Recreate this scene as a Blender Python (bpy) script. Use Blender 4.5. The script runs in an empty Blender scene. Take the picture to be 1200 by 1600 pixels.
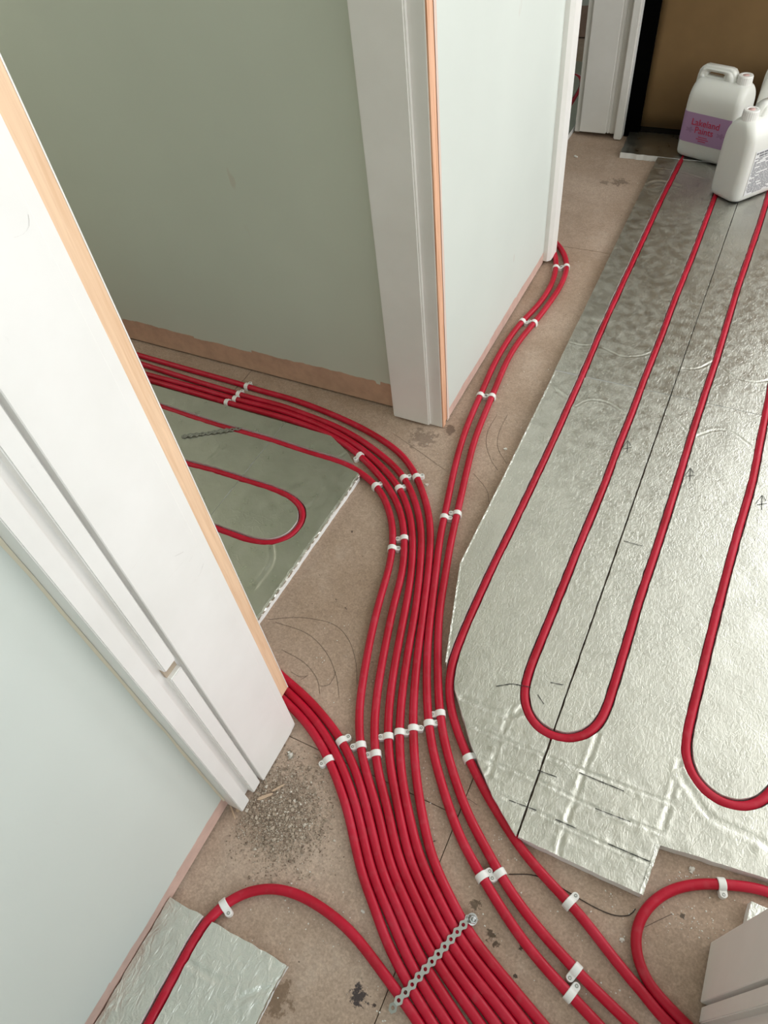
import bpy, bmesh, math, random
import numpy as np
from mathutils import Vector, Matrix, geometry, noise

# ------------------------------------------------------------------ camera
SC = bpy.context.scene
COL = SC.collection
H, F = 1.22, 1084.79
RC = np.array([[0.89248619, 0.44098231, -0.09488416],
               [0.28703035, -0.71747455, -0.63469981],
               [-0.34796836, 0.53922618, -0.76691143]])
cam = bpy.data.cameras.new('camera')
cam.sensor_fit = 'VERTICAL'; cam.sensor_height = 24.0
cam.lens = F / 1600 * 24.0
cam.clip_start = 0.02
co = bpy.data.objects.new('camera', cam); COL.objects.link(co)
M = Matrix(((RC[0][0], -RC[1][0], -RC[2][0], 0), (RC[0][1], -RC[1][1], -RC[2][1], 0),
            (RC[0][2], -RC[1][2], -RC[2][2], H), (0, 0, 0, 1)))
co.matrix_world = M
SC.camera = co

# ------------------------------------------------------------------ light
SC.view_settings.view_transform = 'Standard'
SC.view_settings.look = 'None'
SC.view_settings.gamma = 1.0
SC.view_settings.use_curve_mapping = False
SC.view_settings.exposure = -0.10
SC.cycles.use_denoising = True
SC.cycles.max_bounces = 8
SC.cycles.diffuse_bounces = 5
SC.cycles.caustics_reflective = False
SC.cycles.caustics_refractive = False
W = bpy.data.worlds.new('world'); SC.world = W; W.use_nodes = True
W.node_tree.nodes['Background'].inputs[0].default_value = (0.80, 0.90, 1.0, 1)
W.node_tree.nodes['Background'].inputs[1].default_value = 0.6


def area(name, loc, target, sx, sy, power, colr):
    l = bpy.data.lights.new(name, 'AREA'); l.shape = 'RECTANGLE'; l.size = sx; l.size_y = sy
    l.energy = power; l.color = colr
    o = bpy.data.objects.new(name, l); COL.objects.link(o); o.location = loc
    d = Vector(target) - Vector(loc)
    o.rotation_euler = d.to_track_quat('-Z', 'Y').to_euler()
    return o


area('hall_window_daylight', (1.72, 1.55, 1.30), (-0.5, 1.55, 1.10), 2.2, 1.7, 40, (1.0, 0.985, 0.965))
area('hall_end_window_daylight', (1.06, 3.0, 1.30), (0.6, 0.0, 0.9), 0.85, 1.65, 26, (0.96, 0.98, 1.0))
area('utility_fill_light', (1.42, -0.70, 1.45), (-0.5, -0.70, 1.40), 1.4, 1.2, 21, (0.90, 0.955, 1.0))  # added lamp to brighten the left wall; its window is made up
area('left_room_fill_light', (-2.6, 0.45, 1.40), (-1.2, 1.0, 0.9), 1.0, 1.0, 13, (1.0, 0.95, 0.86))  # unseen fill put in to lift the dim left room
area('far_room_fill_light', (-2.7, 3.0, 1.40), (-0.8, 3.2, 0.8), 1.0, 1.0, 8, (0.92, 0.97, 1.0))  # extra light added for the far room, no window known there

# ------------------------------------------------------------------ helpers


def px(x, y, z=0.0):
    """photo pixel (1200x1600) -> point on the horizontal plane at height z"""
    d = np.array([(x - 600) / F, (y - 800) / F, 1.0]) @ RC
    t = (z - H) / d[2]
    return Vector((d[0] * t, d[1] * t, z))


def pj(p):
    c = RC @ np.array([p[0], p[1], p[2] - H])
    return np.array([600 + F * c[0] / c[2], 800 + F * c[1] / c[2]])


def tag(o, label=None, cat=None, group=None, kind=None):
    if label: o['label'] = label
    if cat: o['category'] = cat
    if group: o['group'] = group
    if kind: o['kind'] = kind
    return o


def thing(name, label, cat, loc=(0, 0, 0), rz=0.0, group=None):
    o = bpy.data.objects.new(name, None); COL.objects.link(o)
    o.empty_display_size = 0.05
    o.location = loc; o.rotation_euler = (0, 0, rz)
    return tag(o, label, cat, group)


def mobj(name, verts, faces, mat, parent=None, smooth=False):
    me = bpy.data.meshes.new(name)
    me.from_pydata([tuple(v) for v in verts], [], faces)
    me.update()
    o = bpy.data.objects.new(name, me); COL.objects.link(o)
    for m in (mat if isinstance(mat, (list, tuple)) else [mat]): me.materials.append(m)
    if smooth: me.polygons.foreach_set('use_smooth', [True] * len(me.polygons))
    if parent: o.parent = parent
    return o


def bmobj(name, bm, mat, parent=None, smooth=False):
    bmesh.ops.recalc_face_normals(bm, faces=bm.faces)
    me = bpy.data.meshes.new(name); bm.to_mesh(me); bm.free()
    o = bpy.data.objects.new(name, me); COL.objects.link(o)
    me.materials.append(mat)
    if smooth: me.polygons.foreach_set('use_smooth', [True] * len(me.polygons))
    if parent: o.parent = parent
    return o


def add_box(bm, a, b, bevel=0.0, seg=2):
    r = bmesh.ops.create_cube(bm, size=1.0)
    vs = r['verts']
    for v in vs:
        v.co = Vector(((a[0] + b[0]) / 2 + v.co.x * (b[0] - a[0]), (a[1] + b[1]) / 2 + v.co.y * (b[1] - a[1]),
                       (a[2] + b[2]) / 2 + v.co.z * (b[2] - a[2])))
    if bevel > 0:
        es = list({e for v in vs for e in v.link_edges})
        bmesh.ops.bevel(bm, geom=es, offset=bevel, segments=seg, affect='EDGES', clamp_overlap=True)


def box(name, a, b, mat, parent=None, bevel=0.0):
    bm = bmesh.new(); add_box(bm, a, b, bevel)
    return bmobj(name, bm, mat, parent)


def prism(name, poly, z0, z1, mat, parent=None, bevel=0.0):
    """vertical prism over a plan polygon"""
    bm = bmesh.new()
    vs = [bm.verts.new((p[0], p[1], z0)) for p in poly]
    f = bm.faces.new(vs)
    r = bmesh.ops.extrude_face_region(bm, geom=[f])
    for v in r['geom']:
        if isinstance(v, bmesh.types.BMVert): v.co.z = z1
    if bevel:
        bmesh.ops.bevel(bm, geom=list(bm.edges), offset=bevel, segments=2, affect='EDGES', clamp_overlap=True)
    return bmobj(name, bm, mat, parent)


def catmull(P, step=0.010):
    P = [Vector(p) for p in P]
    P = [2 * P[0] - P[1]] + P + [2 * P[-1] - P[-2]]
    out = []
    for i in range(1, len(P) - 2):
        p0, p1, p2, p3 = P[i - 1:i + 3]
        n = max(2, int((p2 - p1).length / step))
        for k in range(n):
            t = k / n
            out.append(0.5 * ((2 * p1) + (p2 - p0) * t + (2 * p0 - 5 * p1 + 4 * p2 - p3) * t * t + (3 * p1 - p0 - 3 * p2 + p3) * t ** 3))
    out.append(P[-2].copy())
    return out


def resample(P, step):
    P = np.array([tuple(p) for p in P]); d = np.r_[0, np.cumsum(np.linalg.norm(np.diff(P, axis=0), axis=1))]
    n = max(2, int(d[-1] / step)); s = np.linspace(0, d[-1], n + 1)
    return np.stack([np.interp(s, d, P[:, k]) for k in range(3)], 1)


def smooth(P, it):
    P = P.copy()
    for _ in range(it): P[1:-1] += 0.5 * ((P[:-2] + P[2:]) / 2 - P[1:-1])
    return P


def struct(o):
    o['kind'] = 'structure'
    return o


# ------------------------------------------------------------------ materials
def srgb(r, g, b):
    f = lambda c: (c / 255 / 12.92) if c / 255 <= 0.04045 else ((c / 255 + 0.055) / 1.055) ** 2.4
    return (f(r), f(g), f(b), 1)


class NT:
    def __init__(s, name):
        s.m = bpy.data.materials.new(name); s.m.use_nodes = True
        s.t = s.m.node_tree; s.b = s.t.nodes['Principled BSDF']
        s.tc = s.t.nodes.new('ShaderNodeTexCoord')

    def n(s, typ, **kw):
        nd = s.t.nodes.new('ShaderNode' + typ)
        for k, v in kw.items():
            if k in nd.inputs: s.set(nd.inputs[k], v)
            else: setattr(nd, k, v)
        return nd

    def set(s, inp, v):
        if isinstance(v, bpy.types.NodeSocket): s.t.links.new(v, inp)
        else: inp.default_value = v

    def bs(s, **kw):
        for k, v in kw.items(): s.set(s.b.inputs[k.replace('_', ' ')], v)

    def noise(s, scale, detail=3, rough=0.5, vec=None, out='Fac', dist=0.0):
        nd = s.n('TexNoise'); nd.inputs['Scale'].default_value = scale
        nd.inputs['Detail'].default_value = detail; nd.inputs['Roughness'].default_value = rough
        nd.inputs['Distortion'].default_value = dist
        s.t.links.new(vec if vec else s.tc.outputs['Object'], nd.inputs['Vector'])
        return nd.outputs[out]

    def ramp(s, fac, stops):
        nd = s.n('ValToRGB'); s.t.links.new(fac, nd.inputs[0])
        el = nd.color_ramp.elements
        while len(el) < len(stops): el.new(0.5)
        for e, (p, c) in zip(el, stops):
            e.position = p; e.color = c if len(c) == 4 else (*c, 1)
        return nd.outputs[0]

    def math(s, op, a, b=None, c=None):
        nd = s.n('Math', operation=op)
        for i, v in enumerate((a, b, c)):
            if v is not None: s.set(nd.inputs[i], v)
        return nd.outputs[0]

    def mix(s, fac, a, b, bt='MIX'):
        nd = s.n('Mix', data_type='RGBA', blend_type=bt)
        s.set(nd.inputs[0], fac); s.set(nd.inputs[6], a); s.set(nd.inputs[7], b)
        return nd.outputs[2]

    def mapping(s, sc, rot=(0, 0, 0)):
        nd = s.n('Mapping'); nd.inputs['Scale'].default_value = sc; nd.inputs['Rotation'].default_value = rot
        s.t.links.new(s.tc.outputs['Object'], nd.inputs['Vector'])
        return nd.outputs[0]

    def bump(s, h, strength=0.3, dist=0.001, normal=None):
        nd = s.n('Bump'); nd.inputs['Strength'].default_value = strength; nd.inputs['Distance'].default_value = dist
        s.t.links.new(h, nd.inputs['Height'])
        if normal: s.t.links.new(normal, nd.inputs['Normal'])
        s.t.links.new(nd.outputs[0], s.b.inputs['Normal'])
        return nd.outputs[0]

    def sep(s):
        nd = s.n('SeparateXYZ'); s.t.links.new(s.tc.outputs['Object'], nd.inputs[0])
        return nd.outputs


def plain(name, col, rough=0.5, metal=0.0, bump=None):
    t = NT(name); t.bs(Base_Color=col, Roughness=rough, Metallic=metal)
    if bump: t.bump(t.noise(bump[0], 3), bump[1], 0.0006)
    return t.m


def wall_paint(name, col, plaster, zband, rag, hscale):
    """emulsion over plaster; the strip behind the removed skirting was never painted"""
    t = NT(name)
    z = t.sep()[2]
    n1 = t.noise(hscale, 4, 0.65)
    stepn = t.n('TexVoronoi', feature='F1'); stepn.inputs['Scale'].default_value = 5.0
    t.t.links.new(t.mapping((1.0, 1.0, 0.15)), stepn.inputs['Vector'])
    sv = t.n('SeparateColor'); t.t.links.new(stepn.outputs['Color'], sv.inputs[0])
    edge = t.math('ADD', t.math('MULTIPLY_ADD', n1, rag, zband - rag * 0.5), t.math('MULTIPLY', sv.outputs[0], rag * 0.45))
    m = t.n('MapRange'); t.set(m.inputs[0], t.math('SUBTRACT', z, edge))
    m.inputs[1].default_value = -0.0015; m.inputs[2].default_value = 0.0015
    pl = t.mix(t.ramp(t.noise(30, 4, 0.6), [(0.35, (0, 0, 0)), (0.7, (1, 1, 1))]), plaster,
               tuple(c * 0.82 for c in plaster[:3]) + (1,))
    pt = t.mix(t.ramp(t.noise(3.0, 3), [(0.35, (0, 0, 0)), (0.7, (1, 1, 1))]), col, tuple(c * 0.95 for c in col[:3]) + (1,))
    sc = t.ramp(t.noise(24, 2, 0.4, t.mapping((1, 1, 0.35))), [(0.77, (0, 0, 0)), (0.80, (1, 1, 1))])
    pt = t.mix(t.math('MULTIPLY', sc, 0.22), pt, tuple(c * 0.75 for c in plaster[:3]) + (1,))
    t.bs(Base_Color=t.mix(m.outputs[0], pl, pt), Roughness=0.55)
    t.bump(t.math('ADD', t.noise(45, 4), t.math('MULTIPLY', m.outputs[0], 0.5)), 0.25, 0.0012)
    return t.m


MINT = (0.675, 0.72, 0.675, 1)
PLAS = (0.68, 0.47, 0.40, 1)
m_wall = wall_paint('mint_wall_paint', MINT, PLAS, 0.036, 0.018, 9)
m_wall_back = wall_paint('mint_wall_paint_shaded_tall_plaster', (0.60, 0.64, 0.545, 1), (0.58, 0.37, 0.26, 1), 0.068, 0.030, 7)  # same mint paint, with the room's dim olive shade put into its colour
m_wall_far = wall_paint('mint_wall_paint_far', MINT, (0.42, 0.29, 0.24, 1), 0.13, 0.02, 7)


def white_gloss():
    t = NT('white_gloss_paint')
    n = t.ramp(t.noise(7, 4, 0.6), [(0.3, (0.80, 0.785, 0.75)), (0.7, (0.86, 0.845, 0.815))])
    sm = t.ramp(t.noise(38, 5, 0.7, t.mapping((1, 1, 0.5))), [(0.70, (0, 0, 0)), (0.80, (1, 1, 1))])
    t.bs(Base_Color=t.mix(t.math('MULTIPLY', sm, 0.18), n, (0.45, 0.42, 0.38, 1)), Roughness=0.42)
    t.bump(t.noise(80, 3, 0.5, t.mapping((1, 1, 0.1))), 0.10, 0.0006)
    return t.m


m_gloss = white_gloss()


def pine(name, a, b, knot):
    t = NT(name)
    mp = t.mapping((1.0, 1.0, 0.05))
    g = t.noise(150, 4, 0.6, mp, dist=0.6)
    col = t.ramp(g, [(0.30, b), (0.52, a), (0.75, tuple(min(1, c * 1.12) for c in a[:3]))])
    v = t.n('TexVoronoi'); v.inputs['Scale'].default_value = 3.1
    t.t.links.new(t.mapping((1.6, 1.6, 1.0)), v.inputs['Vector'])
    kn = t.ramp(v.outputs['Distance'], [(0.03, (1, 1, 1)), (0.09, (0, 0, 0))])
    t.bs(Base_Color=t.mix(kn, col, knot), Roughness=0.7)
    t.bump(g, 0.3, 0.0008)
    return t.m


m_pine = pine('pale_pine', (0.80, 0.56, 0.37, 1), (0.72, 0.47, 0.29, 1), (0.32, 0.14, 0.06, 1))
m_pine_red = pine('reddish_pine', (0.78, 0.45, 0.29, 1), (0.60, 0.28, 0.15, 1), (0.22, 0.08, 0.04, 1))
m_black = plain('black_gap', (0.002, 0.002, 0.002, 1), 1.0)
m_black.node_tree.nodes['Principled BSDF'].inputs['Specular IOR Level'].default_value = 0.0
m_dark = plain('dark_gap_and_shade', (0.02, 0.016, 0.012, 1), 0.95)


def chipboard():
    t = NT('dusty_chipboard')
    big = t.ramp(t.noise(2.3, 5, 0.65), [(0.30, (0.35, 0.246, 0.172)), (0.50, (0.44, 0.325, 0.246)), (0.72, (0.55, 0.425, 0.337))])
    fine = t.ramp(t.noise(260, 4, 0.7), [(0.30, (0.72, 0.72, 0.72)), (0.65, (1.10, 1.10, 1.10))])
    col = t.mix(1.0, big, fine, 'MULTIPLY')
    flake = t.n('TexVoronoi'); flake.inputs['Scale'].default_value = 170
    t.t.links.new(t.tc.outputs['Object'], flake.inputs['Vector'])
    sv = t.n('SeparateColor'); t.t.links.new(flake.outputs['Color'], sv.inputs[0])
    col = t.mix(1.0, col, t.ramp(sv.outputs[0], [(0.0, (0.90, 0.90, 0.90)), (1.0, (1.07, 1.07, 1.07))]), 'MULTIPLY')
    scr = t.ramp(t.noise(16, 5, 0.75, t.mapping((1, 7, 1), (0, 0, 0.6))), [(0.66, (0, 0, 0)), (0.74, (1, 1, 1))])
    col = t.mix(t.math('MULTIPLY', scr, 0.22), col, (0.14, 0.09, 0.06, 1))
    dust = t.ramp(t.noise(9, 5, 0.7), [(0.55, (0, 0, 0)), (0.75, (1, 1, 1))])
    col = t.mix(t.math('MULTIPLY', dust, 0.30), col, (0.58, 0.48, 0.40, 1))
    spk = t.ramp(t.noise(75, 2, 0.5), [(0.745, (0, 0, 0)), (0.77, (1, 1, 1))])
    col = t.mix(t.math('MULTIPLY', spk, 0.8), col, (0.05, 0.035, 0.03, 1))
    geo = t.n('NewGeometry')
    for (x, y), r, c, k in (((560, 1556), 0.016, (0.03, 0.025, 0.03, 1), 0.9), ((767, 1462), 0.010, (0.06, 0.04, 0.025, 1), 0.85),
                            ((775, 1474), 0.006, (0.06, 0.04, 0.025, 1), 0.85), ((742, 1414), 0.010, (0.07, 0.05, 0.03, 1), 0.7),
                            ((815, 1480), 0.005, (0.04, 0.03, 0.02, 1), 0.9), ((805, 1525), 0.004, (0.05, 0.04, 0.03, 1), 0.9),
                            ((585, 1570), 0.004, (0.03, 0.02, 0.02, 1), 0.9), ((970, 285), 0.035, (0.10, 0.07, 0.05, 1), 0.6),
                            ((430, 1560), 0.03, (0.16, 0.10, 0.06, 1), 0.7), ((870, 268), 0.03, (0.14, 0.10, 0.07, 1), 0.5),
                            ((1065, 1432), 0.005, (0.06, 0.05, 0.04, 1), 0.8), ((660, 685), 0.04, (0.17, 0.12, 0.09, 1), 0.6),
                            ((700, 672), 0.02, (0.12, 0.08, 0.06, 1), 0.7), ((945, 285), 0.02, (0.10, 0.07, 0.05, 1), 0.5)):
        p = px(x, y, 0)
        vd = t.n('VectorMath', operation='DISTANCE')
        t.t.links.new(geo.outputs['Position'], vd.inputs[0]); vd.inputs[1].default_value = p
        d = t.math('ADD', vd.outputs['Value'], t.math('MULTIPLY_ADD', t.noise(130 if r < 0.02 else 50, 4, 0.7), r * 3.2, -r * 1.6))
        f = t.ramp(t.math('DIVIDE', d, r), [(0.55, (k, k, k)), (0.85, (0, 0, 0))])
        col = t.mix(f, col, c)
    t.bs(Base_Color=col, Roughness=0.8)
    t.bs(**{'Specular_IOR_Level': 0.25})
    t.bump(t.noise(230, 4, 0.7), 0.35, 0.0009)
    return t.m


m_floor = chipboard()


def foil(name, rough, b1, b2, tint, spec=1.0, s2=150, d2=0.0016):
    """aluminium-faced board: rolled sheet with fine creases"""
    t = NT(name)
    n1 = t.noise(28, 5, 0.65, dist=0.8)
    n2 = t.noise(s2, 4, 0.6, t.mapping((1.0, 0.55, 1.0), (0, 0, 0.5)), dist=1.5)
    v = t.n('TexVoronoi', feature='DISTANCE_TO_EDGE'); v.inputs['Scale'].default_value = 46
    wv = t.n('VectorMath', operation='ADD')
    t.t.links.new(t.tc.outputs['Object'], wv.inputs[0])
    nn = t.n('TexNoise'); nn.inputs['Scale'].default_value = 20; t.t.links.new(t.tc.outputs['Object'], nn.inputs['Vector'])
    sc = t.n('VectorMath', operation='SCALE'); t.t.links.new(nn.outputs['Color'], sc.inputs[0]); sc.inputs[3].default_value = 0.05
    t.t.links.new(sc.outputs[0], wv.inputs[1]); t.t.links.new(wv.outputs[0], v.inputs['Vector'])
    cr = t.ramp(v.outputs['Distance'], [(0.0, (1, 1, 1)), (0.07, (0, 0, 0))])
    msk = t.ramp(t.noise(11, 3), [(0.48, (0, 0, 0)), (0.62, (1, 1, 1))])
    cr = t.math('MULTIPLY', cr, msk)
    col = t.mix(t.ramp(t.noise(14, 4), [(0.35, (0, 0, 0)), (0.7, (1, 1, 1))]), tint, tuple(c * 0.90 for c in tint[:3]) + (1,))
    t.bs(Base_Color=col, Metallic=spec, Roughness=t.ramp(t.noise(40, 4), [(0.3, (rough * 0.8,) * 3), (0.7, (rough * 1.25,) * 3)]))
    na = t.bump(n1, b1, 0.004)
    nb = t.bump(n2, b2, d2, na)
    t.bump(cr, 0.14, 0.0012, nb)
    return t.m


TINT = (0.645, 0.64, 0.575, 1)
m_foil = foil('aluminium_foil', 0.41, 0.14, 0.60, TINT)
m_foil_far = foil('aluminium_foil_rippled', 0.40, 0.14, 0.50, TINT, 1.0, 100, 0.0024)
m_foil_smooth = foil('aluminium_foil_smooth', 0.33, 0.07, 0.14, TINT)
m_foil_crumple = foil('aluminium_foil_crumpled', 0.36, 0.5, 0.55, (0.76, 0.76, 0.70, 1), 1.0, 70, 0.0050)
m_core = plain('white_polystyrene', (0.82, 0.82, 0.80, 1), 0.85, 0, (400, 0.5))
m_ink = plain('black_ink', (0.02, 0.02, 0.02, 1), 0.7)
m_hair = plain('dark_thread', (0.035, 0.025, 0.02, 1), 0.8)
m_pencil = plain('pencil_mark', (0.13, 0.09, 0.07, 1), 0.9)


def pipe_mat():
    t = NT('red_plastic_pipe')
    g = t.n('NewGeometry')
    nz = t.n('TexNoise'); nz.inputs['Scale'].default_value = 14; nz.inputs['Detail'].default_value = 5
    t.t.links.new(g.outputs['Position'], nz.inputs['Vector'])
    c = t.ramp(nz.outputs['Fac'], [(0.30, (0.38, 0.002, 0.016)), (0.52, (0.47, 0.004, 0.026)), (0.75, (0.50, 0.014, 0.042))])
    n2 = t.n('TexNoise'); n2.inputs['Scale'].default_value = 60; n2.inputs['Detail'].default_value = 5
    t.t.links.new(g.outputs['Position'], n2.inputs['Vector'])
    d = t.ramp(n2.outputs['Fac'], [(0.55, (0, 0, 0)), (0.78, (1, 1, 1))])
    c = t.mix(t.math('MULTIPLY', d, 0.24), c, (0.50, 0.12, 0.14, 1))
    t.bs(Base_Color=c, Roughness=t.ramp(n2.outputs['Fac'], [(0.3, (0.36,) * 3), (0.7, (0.6,) * 3)]))
    t.bs(**{'Specular_IOR_Level': 0.35})
    return t.m


m_pipe = pipe_mat()
m_clip = plain('white_clip_plastic', (0.80, 0.79, 0.76, 1), 0.45)
m_steel = plain('zinc_steel', (0.42, 0.42, 0.40, 1), 0.38, 1.0)
m_galv = plain('galvanised_steel', (0.44, 0.455, 0.42, 1), 0.55, 0.6, (900, 0.2))
m_jug = None


def jug_mat():
    t = NT('translucent_white_polythene')
    t.bs(Base_Color=(0.78, 0.78, 0.735, 1), Roughness=0.38)
    t.bs(Subsurface_Weight=0.25)
    t.b.inputs['Subsurface Radius'].default_value = (0.02, 0.02, 0.016)
    t.b.inputs['Subsurface Scale'].default_value = 0.4
    t.bump(t.noise(25, 2), 0.12, 0.002)
    return t.m


m_jug = jug_mat()
m_cap = plain('white_cap_plastic', (0.84, 0.83, 0.80, 1), 0.4)
m_capmark = plain('cap_mark', (0.70, 0.45, 0.42, 1), 0.5)
m_lav = plain('lavender_label', (0.44, 0.27, 0.46, 1), 0.45)
m_redtext = plain('red_lettering', (0.55, 0.04, 0.10, 1), 0.5)
m_dimtext = plain('dim_purple_mark', (0.36, 0.20, 0.36, 1), 0.5)
m_paper = plain('white_label_paper', (0.80, 0.80, 0.80, 1), 0.5)
m_greytext = plain('grey_print', (0.20, 0.20, 0.22, 1), 0.6)


def cardboard():
    t = NT('brown_cardboard')
    n = t.noise(5, 4, 0.6)
    c = t.ramp(n, [(0.3, (0.17, 0.098, 0.036)), (0.7, (0.21, 0.123, 0.047))])
    sp = t.ramp(t.noise(22, 2), [(0.76, (0, 0, 0)), (0.79, (1, 1, 1))])
    c = t.mix(t.math('MULTIPLY', sp, 0.6), c, (0.12, 0.06, 0.02, 1))
    t.bs(Base_Color=c, Roughness=0.8)
    t.bump(t.noise(12, 3, 0.5, t.mapping((1, 1, 0.3))), 0.25, 0.004)
    return t.m


m_card = cardboard()
m_rubble = None


def rubble_mat():
    t = NT('grey_plaster_rubble')
    g = t.n('NewGeometry')
    c = t.ramp(g.outputs['Random Per Island'], [(0.0, (0.17, 0.12, 0.085)), (0.45, (0.34, 0.265, 0.20)), (0.88, (0.46, 0.38, 0.30)), (1.0, (0.66, 0.60, 0.52))])
    t.bs(Base_Color=c, Roughness=0.95)
    return t.m


m_rubble = rubble_mat()
m_crumb = plain('white_plaster_crumb', (0.70, 0.67, 0.61, 1), 0.95)
m_sliver = plain('torn_wood_sliver', (0.55, 0.40, 0.28, 1), 0.9)
m_plain_wall = plain('plain_emulsion', (0.66, 0.70, 0.64, 1), 0.7)
m_ceil = plain('ceiling_white', (0.74, 0.74, 0.70, 1), 0.8)

# ------------------------------------------------------------------ setting
R_PIPE = 0.0078
HB = 0.020           # insulation board thickness

floor = struct(box('floor', (-3.0, -1.7, -0.10), (1.7, 4.2, -0.019), m_dark))
panels = [((-3.0, -1.7), (-0.147, 0.315)), ((-0.147, -1.7), (1.7, 2.063)),
          ((-3.0, 0.315), (-1.135, 2.063)), ((-1.135, 0.315), (-0.147, 2.063)), ((-3.0, 2.063), (1.7, 4.2))]
G = 0.0006
for (a, b) in panels:
    box('chipboard_panel', (a[0] + G, a[1] + G, -0.0185), (b[0] - G, b[1] - G, 0.0), m_floor, floor, 0.0006)

ZT = 2.4
struct(box('wall_left', (-0.66, -1.7, 0.007), (-0.5130, 0.168, ZT), m_wall))
struct(box('wall_doorway_left', (-3.0, 0.1685, 0.012), (-0.5145, 0.352, ZT), m_plain_wall))
struct(box('wall_doorway_right', (0.288, 0.1685, 0.012), (1.7, 0.328, ZT), m_plain_wall))
struct(box('wall_doorway_head', (-0.5, 0.1685, 2.06), (0.288, 0.328, ZT), m_plain_wall))
struct(box('wall_back', (-3.0, 1.181, 0.007), (-0.669, 1.30, ZT), m_wall_back))
struct(box('wall_hall_left', (-0.668, 1.189, 0.006), (-0.535, 1.944, ZT), m_wall))
struct(box('wall_left_room_head', (-0.668, 0.395, 2.06), (-0.535, 1.148, ZT), m_plain_wall))
struct(box('wall_far_room_head', (-0.668, 2.0, 2.06), (-0.535, 2.85, ZT), m_plain_wall))
struct(box('wall_far_room', (-3.0, 3.90, 0.006), (-0.30, 4.0, ZT), m_wall_far))
struct(box('wall_left_room_end', (-3.1, 0.352, 0.0), (-3.0, 4.0, ZT), m_plain_wall))
wf = struct(box('wall_far', (-0.47, 2.965, 0.0), (0.62, 3.05, ZT), m_plain_wall))
box('wall_segment', (1.50, 2.965, 0.0), (1.70, 3.05, ZT), m_plain_wall, wf)
box('wall_segment', (0.62, 2.965, 0.0), (1.50, 3.05, 0.42), m_plain_wall, wf)
box('wall_segment', (0.62, 2.965, 2.16), (1.50, 3.05, ZT), m_plain_wall, wf)
struct(box('wall_far_side', (-0.705, 2.955, 0.0), (-0.53, 3.9, ZT), m_plain_wall))
# right-hand wall of the hall with its big window, and the utility room's wall, opened round the added lamp (both out of view)
wr = struct(box('wall_right', (1.60, 0.328, 0.0), (1.70, 2.965, 0.42), m_plain_wall))
box('wall_segment', (1.60, 0.328, 2.16), (1.70, 2.965, ZT), m_plain_wall, wr)
box('wall_segment', (1.60, 0.328, 0.42), (1.70, 0.44, 2.16), m_plain_wall, wr)
box('wall_segment', (1.60, 2.68, 0.42), (1.70, 2.965, 2.16), m_plain_wall, wr)
wu = struct(box('wall_utility_right', (1.32, -1.7, 0.0), (1.40, 0.168, 0.83), m_plain_wall))
box('wall_segment', (1.32, -1.7, 2.07), (1.40, 0.168, ZT), m_plain_wall, wu)
box('wall_segment', (1.32, -1.7, 0.83), (1.40, -1.42, 2.07), m_plain_wall, wu)
box('wall_segment', (1.32, 0.02, 0.83), (1.40, 0.168, 2.07), m_plain_wall, wu)
struct(box('wall_behind', (-0.66, -1.8, 0.0), (1.7, -1.7, ZT), m_plain_wall))
struct(box('ceiling', (-3.1, -1.8, ZT), (1.7, 4.2, ZT + 0.08), m_ceil))

# --- door lining, left side of the doorway we look through
lin = struct(bpy.data.objects.new('trim_1', None)); COL.objects.link(lin)
box('lining_edge', (-0.53, 0.1660, 0.002), (-0.4835, 0.1880, ZT), m_gloss, lin, 0.0012)
box('lining_back', (-0.53, 0.1880, 0.010), (-0.4930, 0.2020, ZT), m_gloss, lin)
zk = 0.452                                     # the latch notch
box('door_stop', (-0.53, 0.2005, 0.006), (-0.4815, 0.2215, zk - 0.010), m_gloss, lin, 0.0014)
box('door_stop', (-0.53, 0.2005, zk + 0.010), (-0.4815, 0.2215, ZT), m_gloss, lin, 0.0014)
box('notch_plate', (-0.51, 0.2008, zk - 0.010), (-0.4885, 0.2215, zk + 0.010), plain('bare_notch', (0.42, 0.34, 0.26, 1), 0.8), lin)
box('lining_groove', (-0.53, 0.2215, 0.010), (-0.4905, 0.2260, ZT), m_gloss, lin)
bm = bmesh.new()
prof = [(-0.4795, 0.2260), (-0.4785, 0.2270), (-0.4785, 0.3225), (-0.4790, 0.3240), (-0.4800, 0.3375), (-0.5135, 0.3375), (-0.5135, 0.2260)]
vs0 = [bm.verts.new((x, y, 0.004)) for x, y in prof]; vs1 = [bm.verts.new((x, y, ZT)) for x, y in prof]
bm.faces.new(vs0); bm.faces.new(vs1)
for i in range(len(prof)):
    j = (i + 1) % len(prof); bm.faces.new((vs0[i], vs0[j], vs1[j], vs1[i]))
bmobj('lining_board', bm, m_gloss, lin)


def pxx(x, y, X):
    d = np.array([(x - 600) / F, (y - 800) / F, 1.0]) @ RC
    t = X / d[0]
    return Vector((X, d[1] * t, H + d[2] * t))


m_scuff = plain('grey_scuff', (0.50, 0.47, 0.44, 1), 0.8)
for pts in ([(262, 905), (285, 880), (312, 848)], [(296, 905), (306, 890), (322, 868)], [(300, 912), (312, 898), (318, 880)], [(273, 869), (280, 866), (287, 862)], [(296, 878), (301, 868)], [(206, 890), (222, 868), (236, 850)], [(22, 371), (36, 366), (46, 352), (44, 335)]):
    Q = resample(catmull([pxx(a, b, -0.4782) for a, b in pts], 0.004), 0.004)
    vv, ff = [], []
    for i, p in enumerate(Q):
        w = 0.0005 * (0.3 + abs(noise.noise((i * 0.6, pts[0][0], 0))))
        vv += [(p[0], p[1] - w, p[2]), (p[0], p[1] + w, p[2])]
    for i in range(len(Q) - 1): ff.append((2 * i, 2 * i + 1, 2 * i + 3, 2 * i + 2))
    mobj('scuff_mark', vv, ff, m_scuff, lin)
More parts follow.
